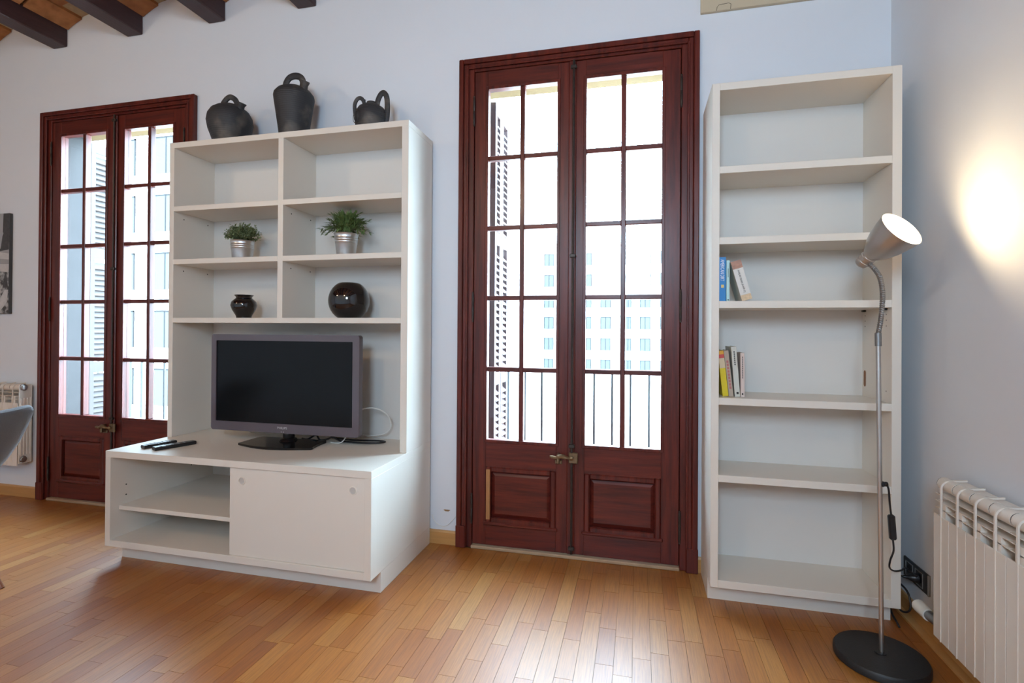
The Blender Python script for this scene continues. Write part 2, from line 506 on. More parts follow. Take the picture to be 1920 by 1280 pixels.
for i, s in enumerate(staves):
    g = 0.0006
    if i < 300 and vis_area(s) > 40 and not hidden(s):
        m_ = MB(); m_.t = s[4]
        m_.box(s[0] + g, s[1] - g, s[2] + g, s[3] - g, -0.004, 0.0).build('plank', 'floor', floor)
    else:
        rest.t = s[4]
        rest.box(s[0] + g, s[1] - g, s[2] + g, s[3] - g, -0.004, 0.0)
tag(rest.build('parquet', 'floor', floor), kind='stuff')

# window wall with two openings
wf = MB()
xs = [XL - 0.3, dx(DOORS[1], OPL), dx(DOORS[1], OPR), dx(DOORS[0], OPL), dx(DOORS[0], OPR), XR + 0.3]
wf.box(xs[0], xs[1], 0, WT, -0.1, 3.75)
wf.box(xs[2], xs[3], 0, WT, -0.1, 3.75)
wf.box(xs[4], xs[5], 0, WT, -0.1, 3.75)
for a, b_ in ((xs[1], xs[2]), (xs[3], xs[4])):
    wf.box(a, b_, 0, WT, OPZ, 3.75)
    wf.box(a, b_, 0, WT, -0.1, -0.004)
tag(wf.build('wall_front', 'wall', None), kind='structure')
tag(bx('wall_right', 'wall', None, XR, XR + 0.2, YB - 0.25, 0.0, -0.1, 3.75), kind='structure')
tag(bx('wall_left', 'wall', None, XL - 0.2, XL, YB - 0.25, 0.0, -0.1, 3.75), kind='structure')
wb = MB()
W1 = (0.40, 1.20, 1.80, 2.80)
for a, b_ in ((XL, W1[0]), (W1[1], XR)):
    wb.box(a, b_, YB - 0.25, YB, -0.1, 3.75)
for w in (W1,):
    wb.box(w[0], w[1], YB - 0.25, YB, -0.1, w[2]); wb.box(w[0], w[1], YB - 0.25, YB, w[3], 3.75)
tag(wb.build('wall_back', 'wall', None), kind='structure')
for i, w in enumerate((W1,)):
    wn = thing('window_%d' % (i + 1), ((w[0] + w[1]) / 2, YB - 0.12, w[2]), kind='structure')
    fr = MB(); t = 0.05
    fr.box(w[0], w[0] + t, YB - 0.15, YB - 0.09, w[2], w[3]); fr.box(w[1] - t, w[1], YB - 0.15, YB - 0.09, w[2], w[3])
    fr.box(w[0] + t, w[1] - t, YB - 0.15, YB - 0.09, w[2], w[2] + t); fr.box(w[0] + t, w[1] - t, YB - 0.15, YB - 0.09, w[3] - t, w[3])
    fr.box((w[0] + w[1]) / 2 - 0.03, (w[0] + w[1]) / 2 + 0.03, YB - 0.15, YB - 0.09, w[2] + t, w[3] - t)
    fr.build('window_frame', 'door_v', wn)

# ceiling: shallow brick vaults between dark beams
BP, BW, BZ0, BZ1 = 0.684, 0.132, 3.287, 3.425
beams = [-3.109 + BP * k for k in range(-4, 8)]
SPR, RISE = 3.405, 0.085
cl = MB()
NARC = 10
def arc_z(t):
    return SPR + RISE * (1 - (2 * t - 1) ** 2)
edges = [(XL - 0.02, beams[0] - BW / 2 + 0.02)] if beams[0] > XL else []
bays = []
for a, b_ in zip(beams[:-1], beams[1:]):
    bays.append((a + BW / 2, b_ - BW / 2))
bays.append((beams[-1] + BW / 2, beams[-1] + BP - BW / 2))
for a, b_ in bays:
    top = [(a - 0.03 + (b_ - a + 0.06) * i / NARC, arc_z(i / NARC) + 0.016) for i in range(NARC + 1)]
    poly = top + [(b_ + 0.03, 3.75), (a - 0.03, 3.75)]
    cl.prism(poly, 'y', YB - 0.25, 0.0)
ceiling = cl.build('ceiling', 'mortar', None)
tag(ceiling, kind='structure')
for xb in beams:
    bx('beam', 'beam', ceiling, xb - BW / 2, xb + BW / 2, YB, 0.0, BZ0, BZ1, 0.006)
rest = MB()
for bi, (a, b_) in enumerate(bays):
    w = b_ - a
    for r_ in range(4):
        y = 0.0 + (-0.145 if r_ % 2 else 0)
        while y > YB:
            y0, y1 = max(y - 0.29, YB), min(y, 0.0)
            y -= 0.30
            if y1 - y0 < 0.05: continue
            pts = []
            t0, t1 = r_ / 4 + 0.010, (r_ + 1) / 4 - 0.010
            for i in range(4):
                t = t0 + (t1 - t0) * i / 3
                pts.append((a + w * t, arc_z(t)))
            poly = pts + [(p[0], p[1] + 0.022) for p in reversed(pts)]
            tone = min(1, max(0, random.gauss(0.5, 0.28)))
            pc = project((a + w / 2, (y0 + y1) / 2, SPR))
            near = pc is not None and -150 < pc[0] < 1920 and pc[1] > -160
            tgt = MB() if near else rest
            tgt.t = tone
            tgt.prism(poly, 'y', y0 + 0.004, y1 - 0.004)
            if near: tgt.build('brick', 'brick', ceiling)
tag(rest.build('bricks', 'brick', ceiling), kind='stuff')

# skirting boards
def skirt(name, segs):
    m_ = MB()
    for s in segs: m_.prism(*s)
    return tag(m_.build(name, 'skirting', None), kind='structure')
def prof_y(y_wall, sgn): return [(y_wall, 0.0), (y_wall + sgn * 0.016, 0.0), (y_wall + sgn * 0.016, 0.068), (y_wall + sgn * 0.011, 0.078), (y_wall, 0.078)]
skirt('baseboard_front', [(prof_y(0, -1), 'x', XL, dx(DOORS[1], -0.66)), (prof_y(0, -1), 'x', dx(DOORS[1], 0.66), dx(DOORS[0], -0.66)), (prof_y(0, -1), 'x', dx(DOORS[0], 0.66), XR - 0.001)])
skirt('baseboard_right', [([(XR, 0.0), (XR - 0.045, 0.0), (XR - 0.045, 0.010), (XR - 0.018, 0.016), (XR - 0.016, 0.068), (XR - 0.011, 0.078), (XR, 0.078)], 'y', YB, -0.0165)])

# ================================================================== BALCONY DOORS
ZM = [0.622, 1.027, 1.436, 1.838, 2.241, 2.640]     # muntin levels
def make_door(d):
    n = d['n']
    X = lambda o: dx(d, o)
    door = thing('door_%d' % n, (d['c'], 0, 0), kind='structure')
    # moulded casing: three steps
    cs = MB()
    o0, o1, o2, o3 = 0.660, 0.632, 0.607, 0.572
    zt = 2.816
    def ring(oo, oi, zo, zi, y0, y1, c):
        cs.box(X(-oo), X(-oi), y0, y1, 0, zo, c); cs.box(X(oi), X(oo), y0, y1, 0, zo, c)
        cs.box(X(-oi), X(oi), y0, y1, zi, zo, c)
    ring(o0, o1, zt, zt - 0.028, -0.034, 0.0, 0.004)
    ring(o1, o2, zt - 0.028, zt - 0.052, -0.024, 0.06, 0.004)
    ring(o2 + 0.006, o2 - 0.006, zt - 0.046, zt - 0.058, -0.030, -0.020, 0.003)
    ring(o2, o3, zt - 0.052, 2.745, -0.014, 0.07, 0.003)
    ring(o3 + 0.01, 0.552, 2.760, 2.728, 0.0415, 0.072, 0.002)
    cs.build('casing', 'door_v', door)
    pl = MB()
    for s in (-1, 1):
        a, b_ = sorted((X(s * 0.662), X(s * 0.604)))
        pl.box(a, b_, -0.037, -0.002, 0.0, 0.125, 0.003)
    pl.build('plinth_block', 'door_v', door)
    bx('threshold', 'threshold', door, X(-0.572), X(0.572), -0.03, 0.10, 0.0, 0.018, 0.004)
    # leaves
    for side in (-1, 1):
        a, b_ = (-0.568, -0.001) if side < 0 else (0.001, 0.568)
        ga, gb = (-0.489, -0.084) if side < 0 else (0.073, 0.477)
        y0, y1 = -0.008, 0.040
        lf = MB()
        lf.box(X(a), X(ga), y0, y1, 0.022, 2.742, 0.002); lf.box(X(gb), X(b_), y0, y1, 0.022, 2.742, 0.002)
        leaf = lf.build('leaf', 'door_v', door)
        rl = MB()
        rl.box(X(ga), X(gb), y0 + .001, y1, ZM[5], 2.742); rl.box(X(ga), X(gb), y0 + .001, y1, 0.470, ZM[0]); rl.box(X(ga), X(gb), y0 + .001, y1, 0.022, 0.150)
        rl.build('rail', 'door_h', leaf)
        bd = MB()   # glazing bead round the opening
        e = 0.014
        bd.box(X(ga) - e, X(ga) + 0.003, y0 - 0.005, y0 + .01, ZM[0] - e, ZM[5] + e, 0.002); bd.box(X(gb) - 0.003, X(gb) + e, y0 - 0.005, y0 + .01, ZM[0] - e, ZM[5] + e, 0.002)
        bd.box(X(ga), X(gb), y0 - 0.005, y0 + .01, ZM[0] - e, ZM[0] + 0.003, 0.002); bd.box(X(ga), X(gb), y0 - 0.005, y0 + .01, ZM[5] - 0.003, ZM[5] + e, 0.002)
        bd.build('glazing_bead', 'door_v', leaf)
        gm = (ga + gb) / 2
        MB().box(X(gm) - 0.0135, X(gm) + 0.0135, y0 + 0.002, y1 - 0.004, ZM[0], ZM[5], 0.004).build('muntin', 'door_v', leaf)
        for z in ZM[1:5]:
            for p, q in ((X(ga), X(gm) - 0.010), (X(gm) + 0.010, X(gb))):
                MB().box(p, q, y0 + 0.003, y1 - 0.004, z - 0.0130, z + 0.0130, 0.004).build('muntin', 'door_h', leaf)
        for i in range(5):
            z0 = ZM[i] + (0.010 if i else 0); z1 = ZM[i + 1] - (0.010 if i < 4 else 0)
            for p, q in ((X(ga), X(gm) - 0.010), (X(gm) + 0.010, X(gb))):
                bx('pane', 'glass', leaf, p, q, 0.018, 0.021, z0, z1)
        # raised lower panel in a moulded recess
        pa, pb = ga + 0.0, gb - 0.0
        bx('panel_back', 'door_h', leaf, X(pa), X(pb), 0.012, 0.030, 0.148, 0.472)
        mo = MB(); w = 0.030
        mo.box(X(pa), X(pa) + w, y0 - 0.006, 0.013, 0.150, 0.470, 0.006); mo.box(X(pb) - w, X(pb), y0 - 0.006, 0.013, 0.150, 0.470, 0.006)
        mo.box(X(pa) + w, X(pb) - w, y0 - 0.006, 0.013, 0.150, 0.150 + w, 0.006); mo.box(X(pa) + w, X(pb) - w, y0 - 0.006, 0.013, 0.470 - w, 0.470, 0.006)
        mo.build('panel_moulding', 'door_v', leaf)
        sill = MB(); sill.box(X(pa) - 0.012, X(pb) + 0.012, y0 - 0.014, y0 + 0.004, 0.138, 0.156, 0.005)
        sill.build('drip_moulding', 'door_h', leaf)
        m_ = MB()
        X0, X1, Z0, Z1 = X(pa) + w + 0.022, X(pb) - w - 0.022, 0.150 + w + 0.022, 0.470 - w - 0.022
        b2 = 0.022
        vv = [(X0 - b2, 0.012, Z0 - b2), (X1 + b2, 0.012, Z0 - b2), (X1 + b2, 0.012, Z1 + b2), (X0 - b2, 0.012, Z1 + b2),
              (X0, 0.000, Z0), (X1, 0.000, Z0), (X1, 0.000, Z1), (X0, 0.000, Z1)]
        m_.add(vv, [(4, 5, 6, 7), (0, 1, 5, 4), (1, 2, 6, 5), (2, 3, 7, 6), (3, 0, 4, 7), (3, 2, 1, 0)])
        m_.build('panel', 'door_h', leaf)
        if n == 1 and side < 0:
            bx('bare_strip', 'bare_wood', leaf, X(pa) + 0.004, X(pa) + 0.026, y0 - 0.0075, y0 - 0.0055, 0.17, 0.455)
        # hinges
        hx = X(-0.571) if side < 0 else X(0.571)
        for zc in (2.515, 1.385, 0.226):
            h = MB(); h.lathe([(0.003, -0.088), (0.006, -0.084), (0.0045, -0.078), (0.0065, -0.072), (0.0065, -0.002), (0.0055, 0), (0.0065, 0.002), (0.0065, 0.072), (0.0045, 0.078), (0.006, 0.084), (0.003, 0.088)], (hx, -0.018, zc), seg=8)
            h.build('hinge', 'black_iron', leaf)
    # cover strip and espagnolette rod on the meeting stile
    MB().box(X(-0.022), X(0.020), -0.022, -0.0085, 0.024, 2.74, 0.005).build('cover_strip', 'door_v', door)
    rod = MB(); rod.tube([(X(0.006), -0.029, 0.03), (X(0.006), -0.029, 2.74)], 0.0065, 8)
    ro = rod.build('bolt_rod', 'black_iron', door)
    for z in (0.06, 0.62, 1.663, 2.70):
        g = MB(); g.box(X(0.006) - 0.016, X(0.006) + 0.016, -0.038, -0.021, z - 0.010, z + 0.010, 0.003)
        g.tube([(X(0.006) - 0.017, -0.026, z), (X(0.006) + 0.017, -0.026, z)], 0.006, 6)
        g.build('rod_guide', 'black_iron', ro)
    g = MB(); g.box(X(0.006) - 0.016, X(0.006) + 0.034, -0.036, -0.021, 0.525, 0.585, 0.004); g.build('rod_guide', 'bronze', ro)
    lt = MB()   # curled latch handle
    lt.tube(smooth_curve([(X(0.006), -0.044, 0.556), (X(-0.020), -0.050, 0.560), (X(-0.050), -0.050, 0.566), (X(-0.080), -0.048, 0.556), (X(-0.112), -0.044, 0.560)], 5),
            [0.008] * 6 + [0.013] * 8 + [0.009] * 5 + [0.006] * 2, 8, flat=0.7)
    lt.lathe([(0.004, 0), (0.012, 0.004), (0.012, 0.012), (0.003, 0.018)], (X(0.006), -0.036, 0.556), (0, -1, 0), 10)
    lt.box(X(-0.076), X(-0.060), -0.046, -0.006, 0.520, 0.575, 0.004)
    lt.box(X(-0.088), X(-0.048), -0.014, -0.006, 0.512, 0.535, 0.003)
    lt.build('latch', 'bronze', door)
    return door
for d in DOORS:
    make_door(d)

# ================================================================== OUTSIDE
bal = bx('balcony_slab', 'slab', None, -4.6, 2.6, WT, 0.90, -0.22, -0.04)
tag(bal, kind='structure')
rl = thing('balcony_railing', (-1.0, 0.78, -0.04), 'blue-grey iron balcony railing with thin upright bars outside the doors', 'railing')
m_ = MB(); m_.box(-4.5, 2.5, 0.758, 0.802, 0.962, 0.978, 0.003); m_.build('handrail', 'railing', rl)
m_ = MB(); m_.box(-4.5, 2.5, 0.772, 0.788, 0.04, 0.052); m_.build('bottom_rail', 'railing', rl)
for k in range(-14, 43):
    xk = 0.696 - 0.1235 * k
    b_ = MB()
    if k in (31, 25):   # twisted bars
        pts = [(xk + 0.004 * math.cos(z * 60), 0.78 + 0.004 * math.sin(z * 60), z) for z in [0.05 + 0.912 * i / 60 for i in range(61)]]
        b_.tube(pts, 0.0075, 6)
    else:
        b_.box(xk - 0.0075, xk + 0.0075, 0.7725, 0.7875, 0.05, 0.963)
    b_.build('bar', 'railing', rl)
for px in (-4.45, -1.0, 2.45):
    bx('post', 'railing', rl, px - 0.012, px + 0.012, 0.766, 0.794, -0.04, 0.965)

for i, d in enumerate(DOORS):
    m_ = MB()
    for s_ in (-1, 1):
        a, b_ = sorted((dx(d, s_ * 0.600), dx(d, s_ * 0.588)))
        m_.box(a, b_, 0.074, WT, -0.03, OPZ)
    tag(m_.build('trim_%d' % (2 * i + 1), 'jamb_stone', None), kind='structure')
    m_ = MB(); m_.box(dx(d, -0.588), dx(d, 0.588), 0.074, WT, OPZ - 0.012, OPZ); m_.prism([(0.10, OPZ - 0.012), (WT, 2.705), (WT, OPZ - 0.012)], 'x', dx(d, -0.588), dx(d, 0.588))
    tag(m_.build('trim_%d' % (2 * i + 2), 'lintel', None), kind='structure')

def shutter(xc, label, spans, mat='shutter', hw=0.031, tilt=46):
    s = thing('louvred_shutter', (xc, 0.45, 0.02), label, 'shutter', 'louvred shutters folded open')
    for (ya, yb) in spans:
        z0, z1 = 0.03, 2.70
        st = MB()
        st.box(xc - 0.02, xc + 0.02, ya, ya + 0.038, z0, z1, 0.002); st.box(xc - 0.02, xc + 0.02, yb - 0.038, yb, z0, z1, 0.002)
        lf = st.build('shutter_leaf', mat, s)
        for za, zb in ((z0, z0 + 0.09), (0.90, 0.98), (1.80, 1.88), (z1 - 0.07, z1)):
            bx('shutter_rail', mat, lf, xc - 0.018, xc + 0.018, ya + 0.038, yb - 0.038, za, zb)
        z = z0 + 0.115
        while z < z1 - 0.09:
            if not (0.88 < z < 1.0 or 1.78 < z < 1.90):
                sl = MB(); mt = Matrix.Translation((xc, 0, z)) @ Matrix.Rotation(R(tilt), 4, 'Y') @ Matrix.Translation((-xc, 0, -z))
                sl.box(xc - hw, xc + hw, ya + 0.036, yb - 0.036, z - 0.004, z + 0.004, 0, mt)
                sl.build('slat', mat, lf)
            z += 0.042
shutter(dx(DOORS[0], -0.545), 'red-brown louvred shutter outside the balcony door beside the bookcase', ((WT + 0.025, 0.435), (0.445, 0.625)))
shutter(dx(DOORS[1], -0.590), 'red-brown louvred shutter outside the left balcony door, glare painted into its colour', ((WT + 0.004, 0.60),), 'shutter_glare', 0.030, 62)
st = MB(); st.tube([(1.135, 0.72, 0.0), (1.155, 0.735, 0.45), (1.205, 0.752, 0.90)], 0.010, 8)
tag(st.build('wooden_stick', 'stick', None, org=(1.135, 0.72, -0.04)), 'thin bare wooden stick leaning on the balcony railing', 'stick').location.z = -0.04
tag(bx('street', 'ground', None, -120, 120, 3, 140, -13.2, -13.0), kind='structure')

def building(name, label, x0, x1, y0, y1, z0, z1, wins, sill=None):
    b_ = thing(name, ((x0 + x1) / 2, (y0 + y1) / 2, z0), label, 'building')
    bx('facade', 'facade', b_, x0, x1, y0, y1, z0, z1)
    m_ = MB(); m_.box(x0 - 0.3, x1 + 0.3, y0 - 0.4, y1, z1, z1 + 0.5); m_.build('cornice', 'facade', b_)
    for (cx, cz, w, h) in wins:
        f = MB(); t = 0.09
        f.box(cx - w / 2, cx - w / 2 + t, y0 - 0.06, y0 + 0.05, cz - h / 2, cz + h / 2); f.box(cx + w / 2 - t, cx + w / 2, y0 - 0.06, y0 + 0.05, cz - h / 2, cz + h / 2)
        f.box(cx - w / 2, cx + w / 2, y0 - 0.06, y0 + 0.05, cz + h / 2 - t, cz + h / 2); f.box(cx - 0.04, cx + 0.04, y0 - 0.05, y0 + 0.05, cz - h / 2, cz + h / 2)
        wo = f.build('window', 'far_frame', b_)
        bx('pane', 'far_glass', wo, cx - w / 2 + t, cx + w / 2 - t, y0 - 0.03, y0 + 0.02, cz - h / 2, cz + h / 2)
    return b_
# far block across the courtyard (seen through the door beside the bookcase)
wins = []
for col in range(-3, 4):
    for row in range(6):
        wins.append((-3.4 + 2.68 * col + (0.4 if col == 1 else 0), -3.6 + 3.0 * row, 1.45 if col != 1 else 0.9, 1.75))
building('apartment_building', 'pale apartment block with rows of windows across the courtyard', -14.0, 14.0, 70, 82, -13, 13.2, wins)
# taller white block on the left of that view
wins = [(-15.6, 1.4 + 3.1 * k, 0.9, 1.3) for k in range(-2, 3)] + [(-18.2, 1.4 + 3.1 * k, 1.2, 1.3) for k in range(-2, 5)]
building('white_building', 'blank white side of a block with small windows beyond the railing', -26.0, -12.6, 55, 66, -13, 17, wins)
# nearer block seen through the left door
wins = [(-33.4 + 3.6 * c, 1.2 + 3.9 * r_, 2.1, 2.5) for c in range(-1, 4) for r_ in range(-2, 5)]
building('corner_building', 'pale block with large windows seen through the left balcony door', -40.0, -20.0, 25, 36, -13, 22, wins)

# ================================================================== TV CABINET (lower) AND DISPLAY SHELVES (upper)
U0, U1, LF, LB = -1.746, -0.191, -0.7075, -0.0205
LZ, LP, T = 0.600, 0.098, 0.034
cab = thing('tv_cabinet', ((U0 + U1) / 2, (LF + LB) / 2, 0), 'wide low off-white TV cabinet with open shelf and sliding door', 'cabinet')
c_ = 0.0012
bx('top_panel', 'laminate', cab, U0, U1, LF, LB, LZ - T, LZ, c_)
bx('side_panel', 'laminate', cab, U0, U0 + T, LF, LB, LP, LZ - T, c_)
bx('side_panel', 'laminate', cab, U1 - T, U1, LF, LB, LP, LZ - T, c_)
bx('bottom_panel', 'laminate', cab, U0 + T, U1 - T, LF, LB, LP, LP + T, c_)
bx('back_panel', 'laminate_back', cab, U0 + T, U1 - T, LB - 0.012, LB - 0.002, LP + T, LZ - T)
bx('divider', 'laminate', cab, -0.955, -0.925, LF + 0.055, LB - 0.013, LP + T, LZ - T)
bx('shelf', 'laminate', cab, U0 + T, -0.955, -0.659, LB - 0.013, 0.276, 0.298, 0.001)
sd = bx('sliding_door', 'laminate', cab, -0.970, U1 - T - 0.001, LF + 0.010, LF + 0.030, LP + T + 0.001, LZ - T - 0.001, 0.001)
for hx in (-0.899, -0.290):
    g = MB(); g.lathe([(0.0155, 0.0), (0.0165, 0.0035), (0.0195, 0.0035), (0.0205, 0.0)], (hx, LF + 0.0100, 0.502), (0, -1, 0), 28, cap=False); g.build('finger_pull_rim', 'laminate', sd)
    g = MB(); g.lathe([(0.0155, 0.0), (0.0155, 0.0004)], (hx, LF + 0.0100, 0.502), (0, -1, 0), 28); g.build('finger_pull', 'pull_shade', sd)  # flat disc; the shade of the recess is put into its grey
pl = MB(); pl.box(U0, U1, LF + 0.0966, LB, 0.0, LP); pl.build('plinth', 'laminate', cab)
for yy, zz in ((-0.62, 0.40), (-0.62, 0.345), (-0.2, 0.40)):
    g = MB(); g.lathe([(0.004, 0), (0.004, 0.0006)], (U0 + T, yy, zz), (1, 0, 0), 8); g.build('peg_hole', 'dark_hole', cab)

UF, UB, UZ = -0.3415, -0.0205, 2.362
up = thing('display_shelves', ((U0 + U1) / 2, (UF + UB) / 2, LZ), 'off-white open shelf unit standing on the TV cabinet', 'shelf unit')
TT = 0.033
bx('side_panel', 'laminate', up, U0, U0 + TT, UF, UB, LZ, UZ - TT, c_)
bx('side_panel', 'laminate', up, U1 - TT - 0.006, U1, UF, UB, LZ, UZ - TT, c_)
bx('top_panel', 'laminate', up, U0, U1, UF, UB, UZ - TT, UZ, c_)
bx('back_panel', 'laminate_back', up, U0 + TT, U1 - TT, UB - 0.018, UB - 0.002, LZ, UZ - TT)
bx('divider', 'laminate', up, -0.990, -0.956, UF, UB - 0.018, 1.3135, UZ - TT, c_)
bx('shelf', 'laminate', up, U0 + TT, U1 - TT - 0.006, UF, UB - 0.018, 1.284, 1.3135, c_)
for z1 in (1.980, 1.663):
    bx('shelf', 'laminate', up, U0 + TT, -0.990, UF, UB - 0.018, z1 - 0.030, z1, c_)
    bx('shelf', 'laminate', up, -0.956, U1 - TT - 0.006, UF, UB - 0.018, z1 - 0.030, z1, c_)
for xx in (U0 + TT, -0.956):
    for zz in (1.915, 1.60):
        for yy in (-0.27, -0.09):
            g = MB(); g.lathe([(0.004, 0), (0.004, 0.0006)], (xx, yy, zz), (1, 0, 0), 8); g.build('peg_hole', 'dark_hole', up)

# ================================================================== BOOKCASE
B0, B1, BF, BB, BZT, BPL = 1.314, 2.064, -0.362, -0.0205, 2.377, 0.096
bc = thing('bookcase', ((B0 + B1) / 2, (BF + BB) / 2, 0), 'tall narrow off-white bookcase between the balcony door and corner', 'bookcase')
TB = 0.033
bx('side_panel', 'laminate', bc, B0, B0 + TB, BF, BB, BPL, BZT, c_)
bx('side_panel', 'laminate', bc, B1 - TB - 0.003, B1, BF, BB, BPL, BZT, c_)
bx('top_panel', 'laminate', bc, B0 + TB, B1 - TB - 0.003, BF, BB, BZT - TB, BZT, c_)
bx('bottom_panel', 'laminate', bc, B0 + TB, B1 - TB - 0.003, BF, BB, BPL, 0.131, c_)
bx('back_panel', 'laminate_back', bc, B0 + TB, B1 - TB - 0.003, -0.071, -0.055, 0.131, BZT - TB)
for z1 in (1.999, 1.678, 1.3895, 0.9525, 0.6045):
    bx('shelf', 'laminate', bc, B0 + TB, B1 - TB - 0.003, BF, -0.071, z1 - 0.032, z1, c_)
bx('plinth', 'laminate', bc, B0, B1, BF + 0.0929, BB, 0.0, BPL)
xin = B1 - TB - 0.003
for yy, zz in ((-0.10, 1.352), (-0.312, 1.352)):
    g = MB(); g.box(xin - 0.012, xin, yy - 0.012, yy + 0.012, zz - 0.004, zz + 0.005, 0.002); g.build('shelf_peg', 'black_plastic', bc)
for yy in (-0.10, -0.312):
    for zz in (1.33, 1.305, 1.28, 1.00):
        g = MB(); g.lathe([(0.0028, 0), (0.0028, 0.0005)], (xin, yy, zz), (-1, 0, 0), 8); g.build('peg_hole', 'dark_hole', bc)
g = MB()
g.prism([(-0.099 + 0.012 * math.cos(a) , 1.036 + (0.026 if math.sin(a) > 0 else -0.026) + 0.012 * math.sin(a)) for a in [2 * PI * i / 20 for i in range(20)]], 'x', xin - 0.0008, xin)
g.build('finger_slot', 'slot_wood', bc)

# ================================================================== BOOKS
def book(label, mat_cover, x0, zb, th, h, depth, yf, lean, extra=None):
    """spine faces the room; lean>0 tilts the top to the left; x0 is the left foot of the spine"""
    b_ = thing('book', (x0 + th / 2, yf + depth / 2, zb), label, 'book', 'books on the bookcase')
    piv = (x0 + (th if lean < 0 else 0), 0, zb)
    piv = (x0, 0, zb) if lean > 0 else piv
    mt = Matrix.Translation(piv) @ Matrix.Rotation(-lean, 4, 'Y') @ Matrix.Translation([-a for a in piv])
    # rest on lowest corner
    low = min((mt @ Vector((x_, 0, zb))).z for x_ in (x0, x0 + th))
    mt = Matrix.Translation((0, 0, zb - low)) @ mt
    m_ = MB(); t = 0.0015
    m_.box(x0, x0 + th, yf, yf + t * 1.5, zb, zb + h, 0.0005, mt)
    m_.box(x0, x0 + t, yf + t * 1.5, yf + depth, zb, zb + h, 0, mt); m_.box(x0 + th - t, x0 + th, yf + t * 1.5, yf + depth, zb, zb + h, 0, mt)
    m_.build('cover', mat_cover, b_)
    m_ = MB(); m_.box(x0 + t, x0 + th - t, yf + t * 1.5, yf + depth - 0.003, zb + 0.003, zb + h - 0.003, 0, mt); m_.build('pages', 'paper', b_)
    def band(name, za, zb_, mat, xa=0.0, xb=1.0):
        m_ = MB(); m_.box(x0 + th * xa, x0 + th * xb, yf - 0.0004, yf, zb + za, zb + zb_, 0, mt); return m_.build(name, mat, b_)
    def spine_text(body, zc, length, height, mat, down=True, xo=0.5):
        c = mt @ Vector((x0 + th * xo, yf - 0.0009, zb + zc))
        upv = (mt.to_3x3() @ Vector((0, 0, 1))); rt = (mt.to_3x3() @ Vector((1, 0, 0)))
        xd, yd = (-upv, rt) if down else (upv, -rt)
        text_mesh('spine_lettering', body, mat, b_, c, xd, yd, length, height)
    return band, spine_text
M['blue_cover'] = plain('bright_blue_cover', (0.015, 0.20, 0.50), 0.35)
M['teal_cover'] = plain('pale_aqua_cover', (0.42, 0.66, 0.66), 0.4)
M['white_cover'] = plain('off_white_cover', (0.66, 0.64, 0.60), 0.45)
M['brown_print'] = plain('brown_printed_band', (0.38, 0.20, 0.14), 0.5, noise=0.5, nscale=80)
M['tan_print'] = plain('sand_printed_band', (0.62, 0.45, 0.28), 0.5, noise=0.4, nscale=80)
M['yellow_cover'] = plain('yellow_cover', (0.68, 0.52, 0.01), 0.4)
M['cream_cover'] = plain('cream_cover', (0.66, 0.52, 0.33), 0.5)
M['red_cover'] = plain('red_cover', (0.55, 0.06, 0.05), 0.45)
M['orange_cover'] = plain('orange_cover', (0.70, 0.33, 0.02), 0.45)
M['taupe_cover'] = plain('taupe_cover', (0.40, 0.32, 0.25), 0.5)
M['grey_cover'] = plain('pale_grey_cover', (0.56, 0.56, 0.50), 0.5)
M['pink_cover'] = plain('pale_pink_cover', (0.60, 0.49, 0.44), 0.5)
S3, S4 = 1.3897, 0.9527
bnd, tx = book('upright bright blue paperback with large white title', 'blue_cover', 1.3490, S3, 0.0300, 0.202, 0.15, -0.335, 0)
tx('AMERICAN DIRT', 0.142, 0.098, 0.016, 'white_ink', True)
m_ = bnd('spine_emblem', 0.062, 0.076, 'gold_ink', 0.32, 0.72)
bnd, tx = book('thin pale aqua book beside the blue paperback', 'teal_cover', 1.3815, S3, 0.0135, 0.187, 0.14, -0.333, 0)
bnd('spine_mark', 0.11, 0.15, 'ink', 0.45, 0.6); bnd('spine_mark', 0.004, 0.010, 'ink', 0.4, 0.7)
bnd, tx = book('thick white book leaning left on the upper book shelf', 'white_cover', 1.4480, S3, 0.0440, 0.184, 0.15, -0.335, R(15.5))
bnd('spine_band', 0.148, 0.184, 'brown_print'); bnd('spine_band', 0.0, 0.026, 'tan_print')
tx('Lo que el viento se llevó', 0.088, 0.104, 0.013, 'ink', False)
bnd, tx = book('yellow book with red and cream bands by the bookcase side', 'yellow_cover', 1.3725, S4, 0.0250, 0.210, 0.15, -0.305, R(6.3))
bnd('spine_band', 0.193, 0.210, 'orange_cover'); bnd('spine_band', 0.176, 0.193, 'red_cover'); bnd('spine_band', 0.130, 0.176, 'cream_cover')
bnd, tx = book('taupe book with red lettering leaning on the yellow one', 'taupe_cover', 1.3995, S4, 0.0200, 0.212, 0.15, -0.305, R(6.5))
for i in range(9): bnd('spine_mark', 0.035 + 0.015 * i, 0.046 + 0.015 * i, 'red_ink', 0.30, 0.72)
bnd, tx = book('tall pale grey book with dark lettering leaning left', 'grey_cover', 1.4240, S4, 0.0225, 0.230, 0.16, -0.310, R(4.5))
for i in range(7): bnd('spine_mark', 0.145 + 0.0095 * i, 0.152 + 0.0095 * i, 'ink', 0.40, 0.62)
bnd('spine_mark', 0.012, 0.022, 'ink', 0.35, 0.75)
bnd, tx = book('upright pale pink book at the right end of its row', 'pink_cover', 1.4490, S4, 0.0170, 0.202, 0.14, -0.305, R(0.5))
for i in range(12): bnd('spine_mark', 0.085 + 0.0085 * i, 0.0915 + 0.0085 * i, 'ink', 0.42, 0.62)
bnd('spine_mark', 0.010, 0.018, 'ink', 0.3, 0.65)

